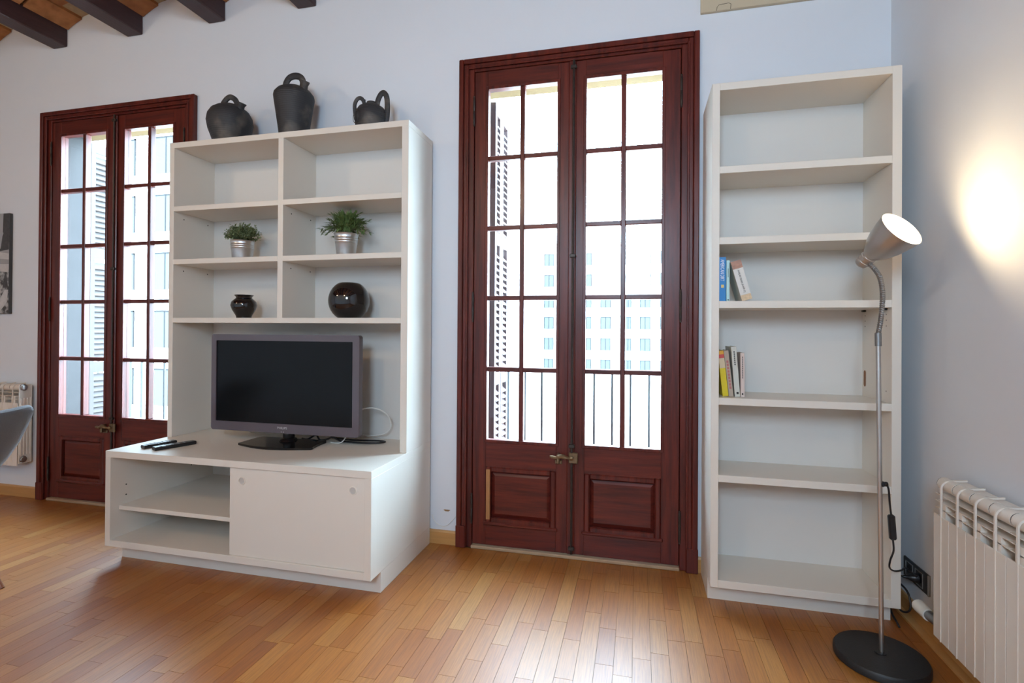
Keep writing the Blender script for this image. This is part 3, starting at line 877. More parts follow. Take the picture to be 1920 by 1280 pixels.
# ================================================================== TELEVISION
tv = thing('television', (-0.955, -0.31, LZ), 'flat television with mauve-grey frame and black screen on the cabinet', 'television')
TX0, TX1, TZ0, TZ1, TY = -1.448, -0.480, 0.660, 1.218, -0.325
def rrect(x0, x1, z0, z1, r, n=5):
    pts = []
    for cx, cz, a0 in ((x1 - r, z1 - r, 0), (x0 + r, z1 - r, 90), (x0 + r, z0 + r, 180), (x1 - r, z0 + r, 270)):
        for i in range(n + 1):
            a = R(a0 + 90 * i / n); pts.append((cx + r * math.cos(a), cz + r * math.sin(a)))
    return pts
m_ = MB(); oo = rrect(TX0, TX1, TZ0, TZ1, 0.016); oi = rrect(TX0 + 0.033, TX1 - 0.042, TZ0 + 0.052, TZ1 - 0.036, 0.004)
n_ = len(oo)
vv = [(p[0], TY + 0.006, p[1]) for p in oo] + [(p[0] * 0.9985 + (-0.955) * 0.0015, TY, p[1]) for p in oo] + [(p[0], TY, p[1]) for p in oi] + [(p[0], TY + 0.008, p[1]) for p in oi] + [(p[0], TY + 0.035, p[1]) for p in oo]
fs = []
for i in range(n_):
    j = (i + 1) % n_
    fs += [(i, j, n_ + j, n_ + i), (n_ + i, n_ + j, 2 * n_ + j, 2 * n_ + i), (2 * n_ + i, 2 * n_ + j, 3 * n_ + j, 3 * n_ + i), (4 * n_ + i, 4 * n_ + j, j, i)]
fs.append(tuple(range(4 * n_, 5 * n_)))
m_.add(vv, fs)
bz = m_.build('bezel', 'bezel', tv)
m_ = MB(); m_.prism(oi, 'y', TY + 0.006, TY + 0.012); m_.build('screen', 'screen', tv)
m_ = MB(); m_.prism(rrect(TX0 + 0.06, TX1 - 0.06, TZ0 + 0.06, TZ1 - 0.05, 0.05), 'y', TY + 0.035, TY + 0.075); m_.build('back_housing', 'black_plastic', tv)
text_mesh('maker_lettering', 'PHILIPS', 'logo', bz, (-0.962, TY - 0.0006, TZ0 + 0.030), (1, 0, 0), (0, 0, 1), 0.062, 0.013)
for q in (-0.008, 0.006):
    bx('indicator_mark', 'logo', bz, -0.962 + q, -0.957 + q, TY - 0.0006, TY, TZ0 + 0.006, TZ0 + 0.009)
m_ = MB(); m_.tube([(-0.955, -0.275, 0.612), (-0.955, -0.275, 0.70)], 0.032, 14, flat=0.7); m_.lathe([(0.052, 0), (0.046, 0.010), (0.034, 0.016)], (-0.955, -0.28, 0.612), seg=20); m_.build('neck', 'black_gloss', tv)
fp = []
for i in range(13):
    t = i / 12; fp.append((-1.176 + 0.46 * t, -0.415 - 0.055 * math.sin(PI * t)))
for i in range(7):
    t = i / 6; fp.append((-0.716 - 0.02 * math.sin(PI * t / 2) - 0.0 * t, -0.400 + 0.16 * t) if i else (-0.712, -0.40))
for i in range(7):
    t = i / 6; fp.append((-0.75 - 0.41 * t, -0.225 - 0.004 * t))
fp.append((-1.178, -0.26))
m_ = MB(); m_.prism(fp, 'z', LZ + 0.001, LZ + 0.013); m_.build('stand', 'black_gloss', tv)

def cable(name, pts, r, mat, label, z0=None, n=8):
    m_ = MB(); m_.tube(smooth_curve(pts, n), r, 8)
    return tag(m_.build(name, mat, None), label, 'cable')
cable('black_power_cable', [(-0.93, -0.19, LZ + .006), (-0.88, -0.205, LZ + .008), (-0.84, -0.185, LZ + .03), (-0.80, -0.205, LZ + .008), (-0.76, -0.18, LZ + .012), (-0.72, -0.205, LZ + .03), (-0.68, -0.19, LZ + .007), (-0.60, -0.205, LZ + .006), (-0.50, -0.20, LZ + .006), (-0.435, -0.175, LZ + .006), (-0.42, -0.14, LZ + .006), (-0.48, -0.13, LZ + .006), (-0.62, -0.15, LZ + .006), (-0.78, -0.12, LZ + .006)], 0.005, 'black_plastic', 'tangled black power cable lying on the cabinet behind the television')
cable('white_aerial_cable', [(-0.60, -0.235, 0.78), (-0.50, -0.16, 0.80), (-0.428, -0.12, 0.765), (-0.405, -0.10, 0.70), (-0.44, -0.09, 0.645), (-0.52, -0.085, 0.625), (-0.60, -0.07, 0.622)], 0.0035, 'white_cable', 'white cable looping out beside the right edge of the television')
cable('white_patch_lead', [(-0.715, -0.225, LZ + .004), (-0.675, -0.240, LZ + .004), (-0.645, -0.235, LZ + .008), (-0.628, -0.222, LZ + .030), (-0.625, -0.218, 0.662)], 0.0032, 'white_cable', 'short white lead end hanging under the right half of the television')
cable('white_lead', [(-1.36, -0.20, 0.70), (-1.32, -0.17, 0.625), (-1.25, -0.11, LZ + .004), (-1.10, -0.095, LZ + .004), (-0.98, -0.09, LZ + .004), (-0.85, -0.085, LZ + .004), (-0.74, -0.085, LZ + .004), (-0.60, -0.08, LZ + .004)], 0.0032, 'white_cable', 'thin white lead running behind the television foot along the cabinet top')

# remotes
def remote(loc, ang, ln, wd, label, keys):
    r_ = thing('remote_control', loc, label, 'remote control', 'remote controls on the TV cabinet')
    mt = Matrix.Translation(loc) @ Matrix.Rotation(ang, 4, 'Z')
    n = 9; vs_ = []; prof = []
    m_ = MB()
    ring = []
    for i in range(n):
        t = i / (n - 1); wv = wd / 2 * (0.78 + 0.22 * math.sin(PI * (0.15 + 0.8 * t))); y = -ln / 2 + ln * t
        ring.append((wv, y))
    poly = [(w, y) for w, y in ring] + [(-w, y) for w, y in reversed(ring)]
    for zz, s in ((0.0005, 0.82), (0.007, 1.0), (0.014, 1.0), (0.019, 0.86)):
        vs_ += [mt @ Vector((p[0] * s, p[1] * (0.985 if s < 1 else 1), zz)) for p in poly]
    N = len(poly); fs = []
    for k_ in range(3):
        for i in range(N):
            j = (i + 1) % N; fs.append((k_ * N + i, k_ * N + j, (k_ + 1) * N + j, (k_ + 1) * N + i))
    fs.append(tuple(range(N))); fs.append(tuple(range(3 * N, 4 * N)))
    m_.add(vs_, fs); m_.build('remote_body', 'black_plastic', r_)
    for i in range(keys):
        for j in (-1, 0, 1):
            k_ = MB(); k_.box(j * wd * 0.24 - 0.004, j * wd * 0.24 + 0.004, -ln * 0.36 + i * ln * 0.7 / keys, -ln * 0.36 + i * ln * 0.7 / keys + 0.006, 0.018, 0.0212, 0, mt)
            k_.build('key', 'remote_grey', r_)
remote((-1.575, -0.545, LZ), R(-16), 0.165, 0.046, 'shorter black remote nearer the cabinet edge, with pale grey keys', 6)
remote((-1.470, -0.545, LZ), R(-20), 0.205, 0.048, 'longer black remote nearer the television', 5)

# ================================================================== JUGS
JZ = UZ
j = thing('round_clay_jug', (-1.452, -0.195, JZ), 'squat round black clay jug with top loop handle', 'jug', 'black clay jugs on the shelf unit')
m_ = MB(); m_.lathe([(0.0, 0.0), (0.080, 0.0), (0.085, 0.006), (0.102, 0.05), (0.122, 0.105), (0.130, 0.150), (0.124, 0.190), (0.106, 0.222), (0.080, 0.242), (0.062, 0.248), (0.050, 0.258), (0.02, 0.262), (0.0, 0.262)], (-1.452, -0.195, JZ), seg=40, cap=False); m_.build('jug_body', 'clay', j)
m_ = MB(); m_.tube(smooth_curve([(-1.508, -0.195, JZ + .240), (-1.500, -0.195, JZ + .280), (-1.458, -0.195, JZ + .312), (-1.413, -0.195, JZ + .288), (-1.395, -0.195, JZ + .232)], 6), 0.0135, 10, flat=1.25, ref=(0, 1, 0)); m_.build('handle', 'clay', j)
m_ = MB(); m_.lathe([(0.030, -0.03), (0.021, 0.016), (0.020, 0.036), (0.026, 0.048), (0.026, 0.053), (0.018, 0.053), (0.012, 0.02)], (-1.366, -0.215, JZ + .206), (0.45, -0.15, 0.88), 16); m_.build('spout', 'clay', j)

j = thing('tall_clay_jug', (-1.004, -0.19, JZ), 'tall tapering black clay jug with strap handle and small spout', 'jug', 'black clay jugs on the shelf unit')
m_ = MB(); m_.lathe([(0.0, 0.0), (0.076, 0.0), (0.080, 0.005), (0.087, 0.07), (0.100, 0.16), (0.112, 0.24), (0.115, 0.262), (0.112, 0.278), (0.095, 0.300), (0.065, 0.318), (0.03, 0.328), (0, 0.329)], (-1.004, -0.19, JZ), seg=40, cap=False); m_.build('jug_body', 'clay', j)
m_ = MB(); m_.tube(smooth_curve([(-1.060, -0.19, JZ + .312), (-1.062, -0.19, JZ + .350), (-1.04, -0.19, JZ + .384), (-1.00, -0.19, JZ + .394), (-0.960, -0.19, JZ + .380), (-0.944, -0.19, JZ + .345), (-0.954, -0.19, JZ + .305)], 6), 0.013, 10, flat=1.5, ref=(0, 1, 0)); m_.build('handle', 'clay', j)
m_ = MB(); m_.lathe([(0.030, -0.03), (0.020, 0.02), (0.018, 0.048), (0.024, 0.064), (0.024, 0.070), (0.016, 0.070), (0.011, 0.03)], (-0.928, -0.21, JZ + .272), (0.30, -0.12, 0.95), 16); m_.build('spout', 'clay', j)

j = thing('small_clay_jug', (-0.495, -0.19, JZ), 'small black clay jug with one tall and one small handle', 'jug', 'black clay jugs on the shelf unit')
m_ = MB(); m_.lathe([(0.0, 0.0), (0.066, 0.0), (0.074, 0.008), (0.088, 0.045), (0.094, 0.085), (0.089, 0.122), (0.072, 0.150), (0.045, 0.168), (0.026, 0.173), (0.026, 0.186), (0.018, 0.188), (0.0, 0.188)], (-0.495, -0.19, JZ), seg=36, cap=False); m_.build('jug_body', 'clay', j)
m_ = MB()
for r0 in (0.012, 0.024, 0.036):
    m_.lathe([(r0, 0), (r0 + 0.002, 0.0022), (r0 + 0.004, 0)], (-0.548, -0.265, JZ + .085), (-0.575, -0.81, 0.06), 20, cap=False)
m_.build('incised_rings', 'clay', j)
m_ = MB(); m_.tube(smooth_curve([(-0.462, -0.19, JZ + .158), (-0.452, -0.19, JZ + .200), (-0.432, -0.19, JZ + .230), (-0.412, -0.19, JZ + .228), (-0.398, -0.19, JZ + .195), (-0.396, -0.19, JZ + .12), (-0.402, -0.19, JZ + .07), (-0.415, -0.19, JZ + .05)], 6), 0.0105, 10, flat=1.5, ref=(0, 1, 0)); m_.build('handle', 'clay', j)
m_ = MB(); m_.tube(smooth_curve([(-0.528, -0.20, JZ + .160), (-0.545, -0.205, JZ + .203), (-0.570, -0.21, JZ + .206), (-0.590, -0.21, JZ + .172), (-0.588, -0.205, JZ + .110)], 6), 0.0085, 8, flat=1.3, ref=(0, 1, 0)); m_.build('small_handle', 'clay', j)
m_ = MB(); m_.lathe([(0.016, -0.02), (0.010, 0.012), (0.013, 0.026), (0.008, 0.026)], (-0.540, -0.19, JZ + .178), (-0.25, 0, 0.97), 12); m_.build('spout', 'clay', j)

# ================================================================== VASES AND PLANTS
VZ, PZ = 1.3137, 1.6632
v = thing('small_vase', (-1.335, -0.2, VZ), 'small black glossy vase with flared rim', 'vase', 'black glossy vases')
m_ = MB(); m_.lathe([(0.0, 0.0), (0.043, 0.0), (0.043, 0.010), (0.048, 0.022), (0.066, 0.052), (0.074, 0.078), (0.069, 0.100), (0.052, 0.116), (0.044, 0.124), (0.046, 0.131), (0.055, 0.139), (0.053, 0.1415), (0.041, 0.134), (0.038, 0.12), (0.0, 0.10)], (-1.335, -0.2, VZ), seg=40, cap=False); m_.build('vase_body', 'black_ceramic', v)
v = thing('globe_vase', (-0.628, -0.19, VZ), 'large round black glossy globe vase', 'vase', 'black glossy vases')
pr = [(0.0, 0.0), (0.058, 0.0)]
for i in range(1, 16):
    a = -1.044 + 2.088 * i / 16
    pr.append((0.1155 * math.cos(a), 0.1018 + 0.1178 * math.sin(a)))
pr += [(0.058, 0.2036), (0.054, 0.2036), (0.054, 0.19), (0.0, 0.12)]
m_ = MB(); m_.lathe(pr, (-0.628, -0.19, VZ), seg=48, cap=False); m_.build('vase_body', 'black_ceramic', v)

def pot_plant(name, loc, label, rt, rb, h, kind):
    p = thing(name, loc, label, 'plant', 'small potted plants on the shelves')
    c = Vector(loc)
    pr = [(0.0, 0.0), (rb, 0.0), (rb + 0.001, 0.003)]
    def rad(z): return rb + (rt - rb) * z / h
    for zz in (0.60, 0.70, 0.80):
        z = zz * h
        pr += [(rad(z - 0.004), z - 0.004), (rad(z) + 0.0022, z), (rad(z + 0.004), z + 0.004)]
    pr += [(rt, h - 0.006), (rt + 0.0025, h - 0.003), (rt + 0.001, h), (rt - 0.003, h - 0.001), (rt - 0.004, h - 0.02), (0, h - 0.02)]
    m_ = MB(); m_.lathe(pr, loc, seg=36, cap=False); m_.build('pot', 'galv', p)
    m_ = MB(); m_.lathe([(0.0, h - 0.016), (rt - 0.005, h - 0.016)], loc, seg=24, cap=False); m_.build('soil', 'soil', p)
    rnd = random.Random(3 if kind == 'bush' else 5)
    lv = MB(); sm = MB()
    def leaf(base, d, ln, w, up):
        d = d.normalized(); s = d.cross(up)
        s = s.normalized() if s.length > 1e-4 else d.orthogonal().normalized()
        nn = s.cross(d)
        lv.t = rnd.random()
        lv.add([base, base + d * ln * .45 + s * w / 2 + nn * w * .15, base + d * ln, base + d * ln * .45 - s * w / 2 + nn * w * .15, base + d * ln * .5], [(0, 1, 4), (1, 2, 4), (2, 3, 4), (3, 0, 4)])
    top = c + Vector((0, 0, h))
    if kind == 'bush':
        for i in range(150):
            th = rnd.uniform(0, 2 * PI); e = math.acos(rnd.uniform(-0.12, 1))
            d = Vector((math.sin(e) * math.cos(th), math.sin(e) * math.sin(th), math.cos(e)))
            q = top + Vector((d.x * 0.100, d.y * 0.092, d.z * 0.088 + 0.022)) * rnd.uniform(0.72, 1.05)
            sm.tube([top + Vector((d.x * .03, d.y * .03, -0.01)), top.lerp(q, .6) + Vector((0, 0, 0.008)), q], 0.0012, 4)
            for k_ in range(11):
                dd = (d + Vector((rnd.gauss(0, .7), rnd.gauss(0, .7), rnd.gauss(0, .7))))
                leaf(q - d * rnd.uniform(0, 0.035) + Vector((rnd.gauss(0, .004), rnd.gauss(0, .004), rnd.gauss(0, .004))), dd, rnd.uniform(0.011, 0.019), rnd.uniform(0.007, 0.011), Vector((rnd.random(), rnd.random(), 1)))
    else:
        for i in range(120):
            th = rnd.uniform(0, 2 * PI); e = min(1.62, abs(rnd.gauss(0.85, 0.50)))
            d = Vector((math.sin(e) * math.cos(th), math.sin(e) * math.sin(th) * 0.72, math.cos(e)))
            L_ = rnd.uniform(0.09, 0.135) * (0.70 + 0.46 * math.sin(e))
            pts = [top + Vector((d.x * .025, d.y * .025, -0.012))]
            for k_ in range(1, 6):
                t = k_ / 5
                pts.append(top + d * L_ * t + Vector((0, 0, 0.030 * math.sin(e) * math.sin(PI * t * .9))))
            sm.tube(pts, [0.0018, 0.0016, 0.0014, 0.0012, 0.001, 0.0008], 4)
            for k_ in range(1, 6):
                tg = (pts[k_] - pts[k_ - 1]).normalized()
                for q in range(4):
                    sd = Vector((rnd.gauss(0, 1), rnd.gauss(0, 1), rnd.gauss(0, .7)))
                    leaf(pts[k_] - tg * rnd.uniform(0, .02), tg + sd * 0.42, rnd.uniform(0.026, 0.044), rnd.uniform(0.008, 0.012), Vector((0.1, 0, 1)))
    tag(sm.build('stems', 'stem', p), kind='stuff')
    tag(lv.build('foliage', 'leaf_a' if kind == 'bush' else 'leaf_b', p), kind='stuff')
pot_plant('bushy_plant', (-1.350, -0.20, PZ), 'dense small-leaved plant in a ringed metal pot', 0.066, 0.055, 0.120, 'bush')
pot_plant('grassy_plant', (-0.643, -0.20, PZ), 'spreading plant with narrow pointed leaves in metal pot', 0.068, 0.050, 0.136, 'bamboo')

# ================================================================== FLOOR LAMP
lamp = thing('floor_lamp', (1.895, -0.597, 0), 'steel gooseneck floor lamp with lit shade and round black base', 'lamp')
m_ = MB(); m_.lathe([(0.0, 0.0), (0.150, 0.0), (0.155, 0.004), (0.155, 0.024), (0.150, 0.031), (0.02, 0.033), (0.02, 0.036), (0.0, 0.036)], (1.895, -0.597, 0), seg=56, cap=False); m_.build('base', 'lamp_base', lamp)
m_ = MB(); m_.tube([(1.900, -0.593, 0.03), (1.8865, -0.59, 1.205)], 0.0085, 14); m_.build('pole', 'steel', lamp)
m_ = MB(); m_.tube([(1.8868, -0.59, 1.200), (1.886, -0.59, 1.250)], 0.0115, 14); m_.build('sleeve', 'steel_grey', lamp)
gp = smooth_curve([(1.886, -0.59, 1.245), (1.895, -0.59, 1.300), (1.900, -0.59, 1.36), (1.900, -0.59, 1.412), (1.893, -0.586, 1.463), (1.879, -0.572, 1.500), (1.862, -0.556, 1.527)], 22)
m_ = MB(); m_.tube(gp, [0.0085 + (0.0012 if i % 3 == 0 else -0.0004) for i in range(len(gp))], 12); m_.build('gooseneck', 'steel_grey', lamp)
HA = Vector((0.437, -0.690, 0.574)).normalized(); HB = Vector((1.843, -0.530, 1.519))
m_ = MB(); m_.lathe([(0.0, 0.0), (0.014, 0.001), (0.022, 0.006), (0.025, 0.014), (0.025, 0.018), (0.027, 0.020), (0.027, 0.026), (0.025, 0.028), (0.026, 0.042), (0.028, 0.044), (0.028, 0.050), (0.026, 0.052), (0.027, 0.060)], HB, HA, 28, cap=False); m_.build('socket_collar', 'shade', lamp)
m_ = MB(); m_.lathe([(0.028, 0.056), (0.042, 0.075), (0.055, 0.100), (0.066, 0.130), (0.074, 0.165), (0.080, 0.200), (0.0785, 0.200), (0.0725, 0.165), (0.0645, 0.130), (0.0535, 0.100), (0.040, 0.077), (0.020, 0.062)], HB, HA, 48, cap=False)
shade = m_.build('lamp_shade', 'shade', lamp)
m_ = MB(); m_.lathe([(0.0780, 0.1985), (0.0720, 0.165), (0.0640, 0.130), (0.0530, 0.100), (0.0395, 0.079), (0.0, 0.066)], HB, HA, 48, cap=False); m_.build('shade_lining', 'shade_in', shade)
m_ = MB(); m_.lathe([(0.0, 0.070), (0.014, 0.072), (0.016, 0.085), (0.026, 0.105), (0.032, 0.125), (0.030, 0.145), (0.018, 0.158), (0.0, 0.162)], HB, HA, 24, cap=False); m_.build('bulb', 'bulb', lamp)
for a in (0.3, 1.2):
    pass
ll = bpy.data.lights.new('floor_lamp_light', 'POINT'); ll.energy = 7.5; ll.color = (1.0, 0.74, 0.44); ll.shadow_soft_size = 0.03
lo = bpy.data.objects.new('floor_lamp_light', ll); COL.objects.link(lo); lo.parent = lamp; lo.location = HB + HA * 0.172 - WORG[lamp]
cd = MB()
cpts = [(1.895, -0.588, 0.672), (1.912, -0.580, 0.671), (1.928, -0.575, 0.655), (1.934, -0.572, 0.60), (1.940, -0.57, 0.55)]
cd.tube(smooth_curve(cpts, 8), 0.0035, 8)
cp2 = [(1.948, -0.565, 0.455), (1.955, -0.555, 0.41), (1.950, -0.54, 0.365), (1.960, -0.51, 0.325), (2.005, -0.44, 0.285), (2.060, -0.37, 0.262), (2.110, -0.30, 0.245), (2.148, -0.30, 0.212)]
cd.tube(smooth_curve(cp2, 8), 0.0035, 8)
cd.lathe([(0.006, 0), (0.011, 0.002), (0.011, 0.012), (0.007, 0.016), (0.009, 0.018), (0.009, 0.026), (0.004, 0.028)], (1.893, -0.592, 0.672), (1, 0.2, 0), 12)
cord = cd.build('cord', 'black_plastic', lamp)
mt = Matrix.Translation((1.944, -0.568, 0.503)) @ Matrix.Rotation(R(-4), 4, 'Y')
m_ = MB(); m_.box(-0.012, 0.012, -0.009, 0.009, -0.048, 0.048, 0.005, mt); sw = m_.build('inline_switch', 'black_plastic', cord)

# wall socket with plug and loose cables
so = thing('wall_socket', (XR, -0.252, 0.16), 'dark grey double wall socket low beside the radiator', 'socket')
m_ = MB(); m_.box(XR - 0.009, XR, -0.352, -0.152, 0.158, 0.246, 0.003); m_.build('face_plate', 'socket', so)
for yc in (-0.205, -0.285):
    m_ = MB(); t = 0.003
    m_.box(XR - 0.0115, XR - 0.009, yc - 0.031, yc + 0.031, 0.170, 0.173); m_.box(XR - 0.0115, XR - 0.009, yc - 0.031, yc + 0.031, 0.231, 0.234)
    m_.box(XR - 0.0115, XR - 0.009, yc - 0.031, yc - 0.028, 0.173, 0.231); m_.box(XR - 0.0115, XR - 0.009, yc + 0.028, yc + 0.031, 0.173, 0.231)
    f_ = m_.build('insert_frame', 'socket_rim', so)
    m_ = MB(); m_.lathe([(0.021, 0), (0.021, 0.0008)], (XR - 0.0092, yc, 0.202), (-1, 0, 0), 20); m_.build('socket_well', 'black_plastic', so)
bx('end_strip', 'socket_rim', so, XR - 0.011, XR, -0.358, -0.352, 0.158, 0.246, 0.002)
m_ = MB(); m_.lathe([(0.018, 0), (0.019, 0.012), (0.014, 0.030), (0.008, 0.040), (0.005, 0.055)], (XR - 0.010, -0.285, 0.202), (-1, 0.15, -0.05), 14); tag(m_.build('power_plug', 'black_plastic', None), 'black plug pushed into the wall socket', 'plug')
cable('socket_cable', [(XR - 0.062, -0.277, 0.198), (2.085, -0.25, 0.195), (2.075, -0.20, 0.15), (2.085, -0.25, 0.085), (2.095, -0.30, 0.060), (2.110, -0.335, 0.090), (2.112, -0.30, 0.150), (2.085, -0.22, 0.165), (2.078, -0.18, 0.10), (2.078, -0.24, 0.030), (2.080, -0.28, 0.008), (2.076, -0.31, 0.006), (2.072, -0.33, 0.006)], 0.0042, 'black_plastic', 'black cable coiled below the wall socket beside the bookcase')

# ================================================================== RADIATORS
def radiator_section(parent, P):
    """P maps (along, out, z) to world; section width 0.097, out = distance from wall"""
    def mbx(a0, a1, o0, o1, z0, z1, c=0.0):
        p, q = P(a0, o0, z0), P(a1, o1, z1)
        return (min(p[0], q[0]), max(p[0], q[0]), min(p[1], q[1]), max(p[1], q[1]), min(p[2], q[2]), max(p[2], q[2]), c)
    w = 0.097
    m_ = MB(); m_.box(*mbx(0.0015, w - 0.0015, 0.106, 0.111, 0.0, 0.452, 0.001)); s = m_.build('front_plate', 'radiator', parent)
    m_ = MB(); m_.box(*mbx(0.03, w - 0.03, 0.03, 0.106, 0.012, 0.50)); m_.box(*mbx(0.004, w - 0.004, 0.020, 0.026, 0.02, 0.56)); m_.build('water_column', 'radiator', s)
    # central rib that curls over the top
    prof = [(0.111, 0.0), (0.1135, 0.0), (0.1135, 0.545)]
    for i in range(7):
        a = R(90 * i / 6); prof.append((0.0835 + 0.030 * math.cos(a), 0.555 + 0.030 * math.sin(a)))
    prof += [(0.030, 0.590), (0.030, 0.584), (0.0835, 0.579)]
    for i in range(7):
        a = R(90 - 90 * i / 6); prof.append((0.0835 + 0.024 * math.cos(a), 0.555 + 0.024 * math.sin(a)))
    prof += [(0.1075, 0.452), (0.111, 0.452)]
    m_ = MB()
    n = len(prof); vs_ = [P(w / 2 - 0.003, o, z) for o, z in prof] + [P(w / 2 + 0.003, o, z) for o, z in prof]
    fs = [(i, (i + 1) % n, n + (i + 1) % n, n + i) for i in range(n)] + [tuple(range(n)), tuple(range(2 * n - 1, n - 1, -1))]
    m_.add(vs_, fs); m_.build('rib', 'radiator', s)
    for k_, z in enumerate((0.475, 0.500, 0.525)):
        m_ = MB(); m_.box(*mbx(0.002, w - 0.002, 0.060, 0.106, z, z + 0.003)); m_.build('grille_fin', 'radiator', s)
    c0, c1 = Vector(P(0.003, 0.078, 0.562)), Vector(P(w - 0.003, 0.078, 0.562))
    m_ = MB(); m_.tube([c0, c1], 0.0235, 16); m_.build('header_tube', 'radiator', s)
    c0, c1 = Vector(P(-0.003, 0.078, 0.562)), Vector(P(0.003, 0.078, 0.562))
    m_ = MB(); m_.tube([c0, c1], 0.0215, 16); m_.build('seal', 'radiator_dark', s)  # dark ring at the joint between sections
    m_ = MB(); m_.box(*mbx(0.002, w - 0.002, 0.022, 0.060, 0.572, 0.578)); m_.build('top_plate', 'radiator', s)
    return s
rad = thing('radiator', (XR - 0.06, -1.1, 0.13), 'cream ribbed radiator along the right wall beside the lamp', 'radiator')
for k_ in range(10):
    y0 = -0.606 - 0.097 * k_
    radiator_section(rad, lambda a, o, z, y0=y0: (XR - o, y0 - a, 0.132 + z))
m_ = MB()
for k_ in (1, 5, 9): m_.box(XR - 0.03, XR - 0.002, -0.606 - 0.097 * k_ - 0.01, -0.606 - 0.097 * k_ + 0.01, 0.6, 0.63)
m_.build('bracket', 'radiator', rad)
pv = thing('radiator_valve', (XR - 0.075, -0.56, 0.10), 'white pipe cap at the foot of the right radiator', 'valve')
m_ = MB(); m_.tube([(XR - 0.075, -0.61, 0.160), (XR - 0.075, -0.50, 0.152)], 0.019, 14); m_.build('valve_body', 'steel_grey', pv)
m_ = MB(); m_.tube([(XR - 0.075, -0.505, 0.152), (XR - 0.075, -0.425, 0.150)], 0.024, 16); m_.build('valve_cap', 'pvc', pv)

rad2 = thing('radiator', (-3.8, -0.07, 0.245), 'cream ribbed radiator under the picture behind the grey chair', 'radiator')
for k_ in range(9):
    x0 = -3.322 - 0.097 * k_
    radiator_section(rad2, lambda a, o, z, x0=x0: (x0 - a, -o, 0.255 + z))
# finned end of the last section with its plugs
m_ = MB()
for o in (0.032, 0.052, 0.072, 0.092):
    m_.box(-3.322, -3.312, -o - 0.005, -o + 0.005, 0.33, 0.74, 0.002)
m_.box(-3.322, -3.316, -0.105, -0.022, 0.27, 0.83, 0.002)
m_.build('end_fins', 'radiator', rad2)
for z in (0.817, 0.300):
    m_ = MB(); m_.lathe([(0.024, 0), (0.024, 0.006), (0.018, 0.008), (0.018, 0.016), (0.010, 0.018)], (-3.318, -0.078, z), (1, 0, 0), 16); m_.build('end_plug', 'steel', rad2)
m_ = MB(); m_.box(-3.9, -3.88, -0.022, -0.002, 0.72, 0.75); m_.box(-3.5, -3.48, -0.022, -0.002, 0.72, 0.75); m_.build('bracket', 'radiator', rad2)

# ================================================================== CHAIR (left edge of the picture)
ch = thing('upholstered_chair', (-2.38, -1.13, 0), 'blue-grey fabric shell chair with wooden legs at the left edge', 'chair')
CW = 0.235
def shell(name, inner):
    bm_v = []; nu, nv = 15, 13
    # spine profile in the x-z plane: seat front -> seat back -> reclined top, chair faces -x
    spine = smooth_curve([(-2.66, 0, 0.445), (-2.56, 0, 0.455), (-2.40, 0, 0.435), (-2.27, 0, 0.435), (-2.17, 0, 0.475), (-2.07, 0, 0.58), (-1.965, 0, 0.74), (-1.893, 0, 0.868)], 4)
    n = len(spine); grid = []
    for i, p in enumerate(spine):
        t = i / (n - 1)
        tg = (spine[min(i + 1, n - 1)] - spine[max(i - 1, 0)]).normalized(); nrm = Vector((-tg.z, 0, tg.x))
        row = []
        for k_ in range(nu):
            s = -1 + 2 * k_ / (nu - 1)
            wdt = CW * (0.93 + 0.07 * math.sin(PI * t)) * (1 if t < 0.93 else 1 - 0.10 * ((t - 0.93) / 0.07) ** 2)
            curl = (abs(s) ** 2.5) * (0.045 + 0.05 * math.exp(-((t - 0.55) / 0.2) ** 2))
            drop = -0.016 * (abs(s) ** 6) if t > 0.95 else 0
            row.append(Vector((p.x, -1.135 + s * wdt, p.z + drop)) + nrm * curl)
        grid.append((row, nrm))
    m_ = MB(); vs_ = []; fs = []
    for row, nrm in grid: vs_ += row
    for row, nrm in grid: vs_ += [q - nrm * 0.032 for q in row]
    o = n * nu
    for i in range(n - 1):
        for k_ in range(nu - 1):
            a = i * nu + k_
            fs.append((a, a + 1, a + nu + 1, a + nu)); fs.append((o + a, o + a + nu, o + a + nu + 1, o + a + 1))
    for i in range(n - 1):
        for k_ in (0, nu - 1):
            a = i * nu + k_; fs.append((a, a + nu, o + a + nu, o + a))
    for k_ in range(nu - 1):
        for i in (0, n - 1):
            a = i * nu + k_; fs.append((a, a + 1, o + a + 1, o + a))
    m_.sm = True; m_.add(vs_, fs)
    return m_.build(name, 'fabric', ch)
so_ = shell('seat_shell', True)
md = so_.modifiers.new('round', 'SUBSURF'); md.levels = 1; md.render_levels = 1
m_ = MB(); m_.box(-2.58, -2.22, -1.27, -1.00, 0.375, 0.398, 0.004); m_.build('seat_frame', 'chair_wood', ch)
for (x0, y0, x1, y1) in ((-2.24, -1.06, -1.962, -1.025), (-2.24, -1.21, -1.985, -1.28), (-2.54, -1.06, -2.66, -0.985), (-2.54, -1.21, -2.66, -1.285)):
    m_ = MB(); m_.tube([(x0, y0, 0.385), (x1, y1, 0.0)], [0.017, 0.010], 12); m_.build('leg', 'chair_wood', ch)

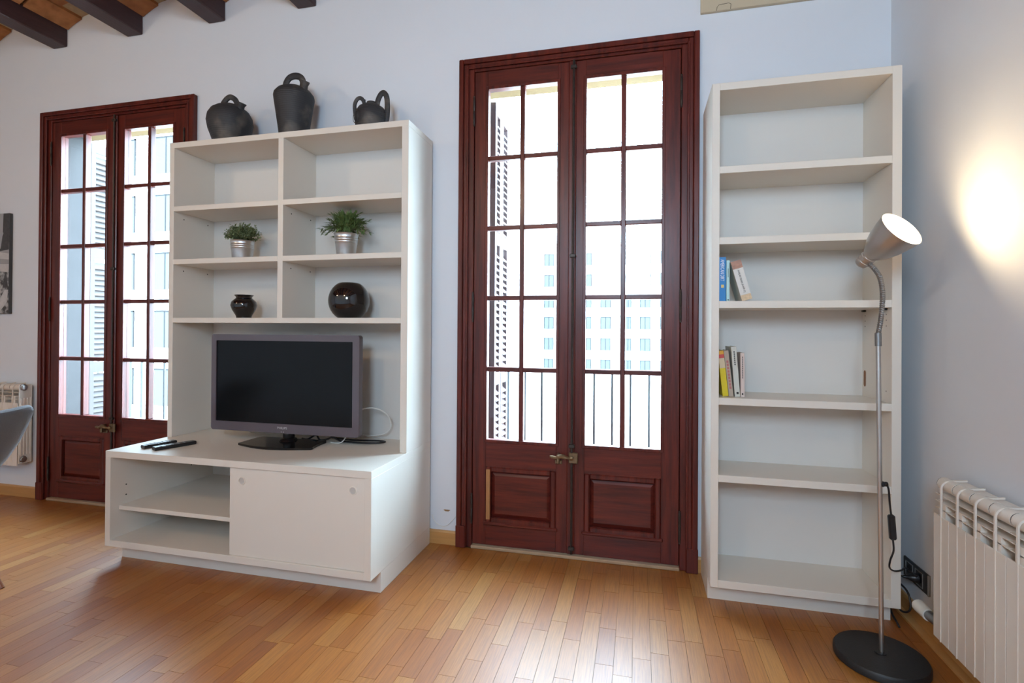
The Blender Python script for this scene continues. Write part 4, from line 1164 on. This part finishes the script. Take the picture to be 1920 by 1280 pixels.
# ================================================================== PICTURE, WALL PANEL, SMALL WALL DETAILS
pc = thing('canvas_picture', (-3.97, -0.012, 1.352), 'black and white photograph canvas on the wall at far left', 'picture')
bx('canvas', 'canvas_edge', pc, -4.38, -3.560, -0.024, -0.001, 1.352, 2.101, 0.002)
PY = -0.0242
def flat(name, poly, mat, k_=0):
    m_ = MB(); m_.prism(poly, 'y', PY - 0.0004 - 0.0002 * k_, PY - 0.0002 * k_); return m_.build(name, mat, pc)
flat('printed_sky', [(-4.379, 1.353), (-3.561, 1.353), (-3.561, 2.10), (-4.379, 2.10)], 'print_sky')
flat('printed_ground', [(-4.379, 1.353), (-3.561, 1.353), (-3.561, 1.68), (-4.379, 1.66)], 'print', 1)
flat('printed_cloud', [(-3.62, 2.10), (-3.561, 2.10), (-3.561, 1.88), (-3.59, 1.93), (-3.625, 1.96)], 'print_dark', 1)
flat('printed_tent', [(-3.68, 1.815), (-3.645, 1.84), (-3.628, 1.93), (-3.612, 1.965), (-3.592, 1.985), (-3.572, 1.955), (-3.562, 1.93), (-3.562, 1.83)], 'print_dark', 2)
flat('printed_canopy', [(-3.80, 1.83), (-3.562, 1.80), (-3.562, 1.755), (-3.80, 1.775)], 'print_light', 2)
flat('printed_canopy', [(-3.80, 1.725), (-3.562, 1.72), (-3.562, 1.66), (-3.80, 1.68)], 'print_light', 2)
flat('printed_figure', [(-3.622, 1.545), (-3.600, 1.655), (-3.585, 1.655), (-3.565, 1.545)], 'print_dark', 3)
flat('printed_path', [(-3.72, 1.353), (-3.66, 1.353), (-3.575, 1.44), (-3.565, 1.53), (-3.60, 1.53)], 'print_light', 3)

wp = thing('wall_panel', (1.75, -0.01, 2.908), 'beige board fixed high on the wall above the bookcase', 'panel')
bx('board', 'beige_panel', wp, 1.300, 2.172, -0.022, -0.001, 2.909, 3.28, 0.002)
ap = []
for s_, e_ in (((1.376, 2.909), (1.379, 2.926)), ((1.379, 2.926), (1.388, 2.937)), ((1.388, 2.937), (1.436, 2.941)), ((1.436, 2.941), (1.446, 2.934)), ((1.446, 2.934), (1.444, 2.909))):
    ap += [s_, e_]
m_ = MB(); m_.tube([(p[0], -0.0222, p[1]) for p in ap[::2] + [ap[-1]]], 0.0012, 5); m_.build('notch_outline', 'pencil', wp)
m_ = MB()
pts = [(-0.092 + 0.018 * math.cos(a) * (1 + 0.3 * math.sin(3 * a)), 0.193 + 0.007 * math.sin(a) * (1 + 0.3 * math.cos(2 * a))) for a in [2 * PI * i / 14 for i in range(14)]]
m_.prism(pts, 'y', -0.0015, 0.0)
tag(m_.build('plaster_chip', 'scuff', None), 'brown chip in the white plaster beside the balcony door', 'wall chip')
cable('thin_wire', [(-0.185, -0.004, 0.165), (-0.165, -0.006, 0.125), (-0.13, -0.006, 0.103), (-0.095, -0.006, 0.105), (-0.06, -0.006, 0.135), (-0.030, -0.004, 0.172)], 0.0018, 'white_cable', 'thin white wire hanging on the wall above the short skirting')
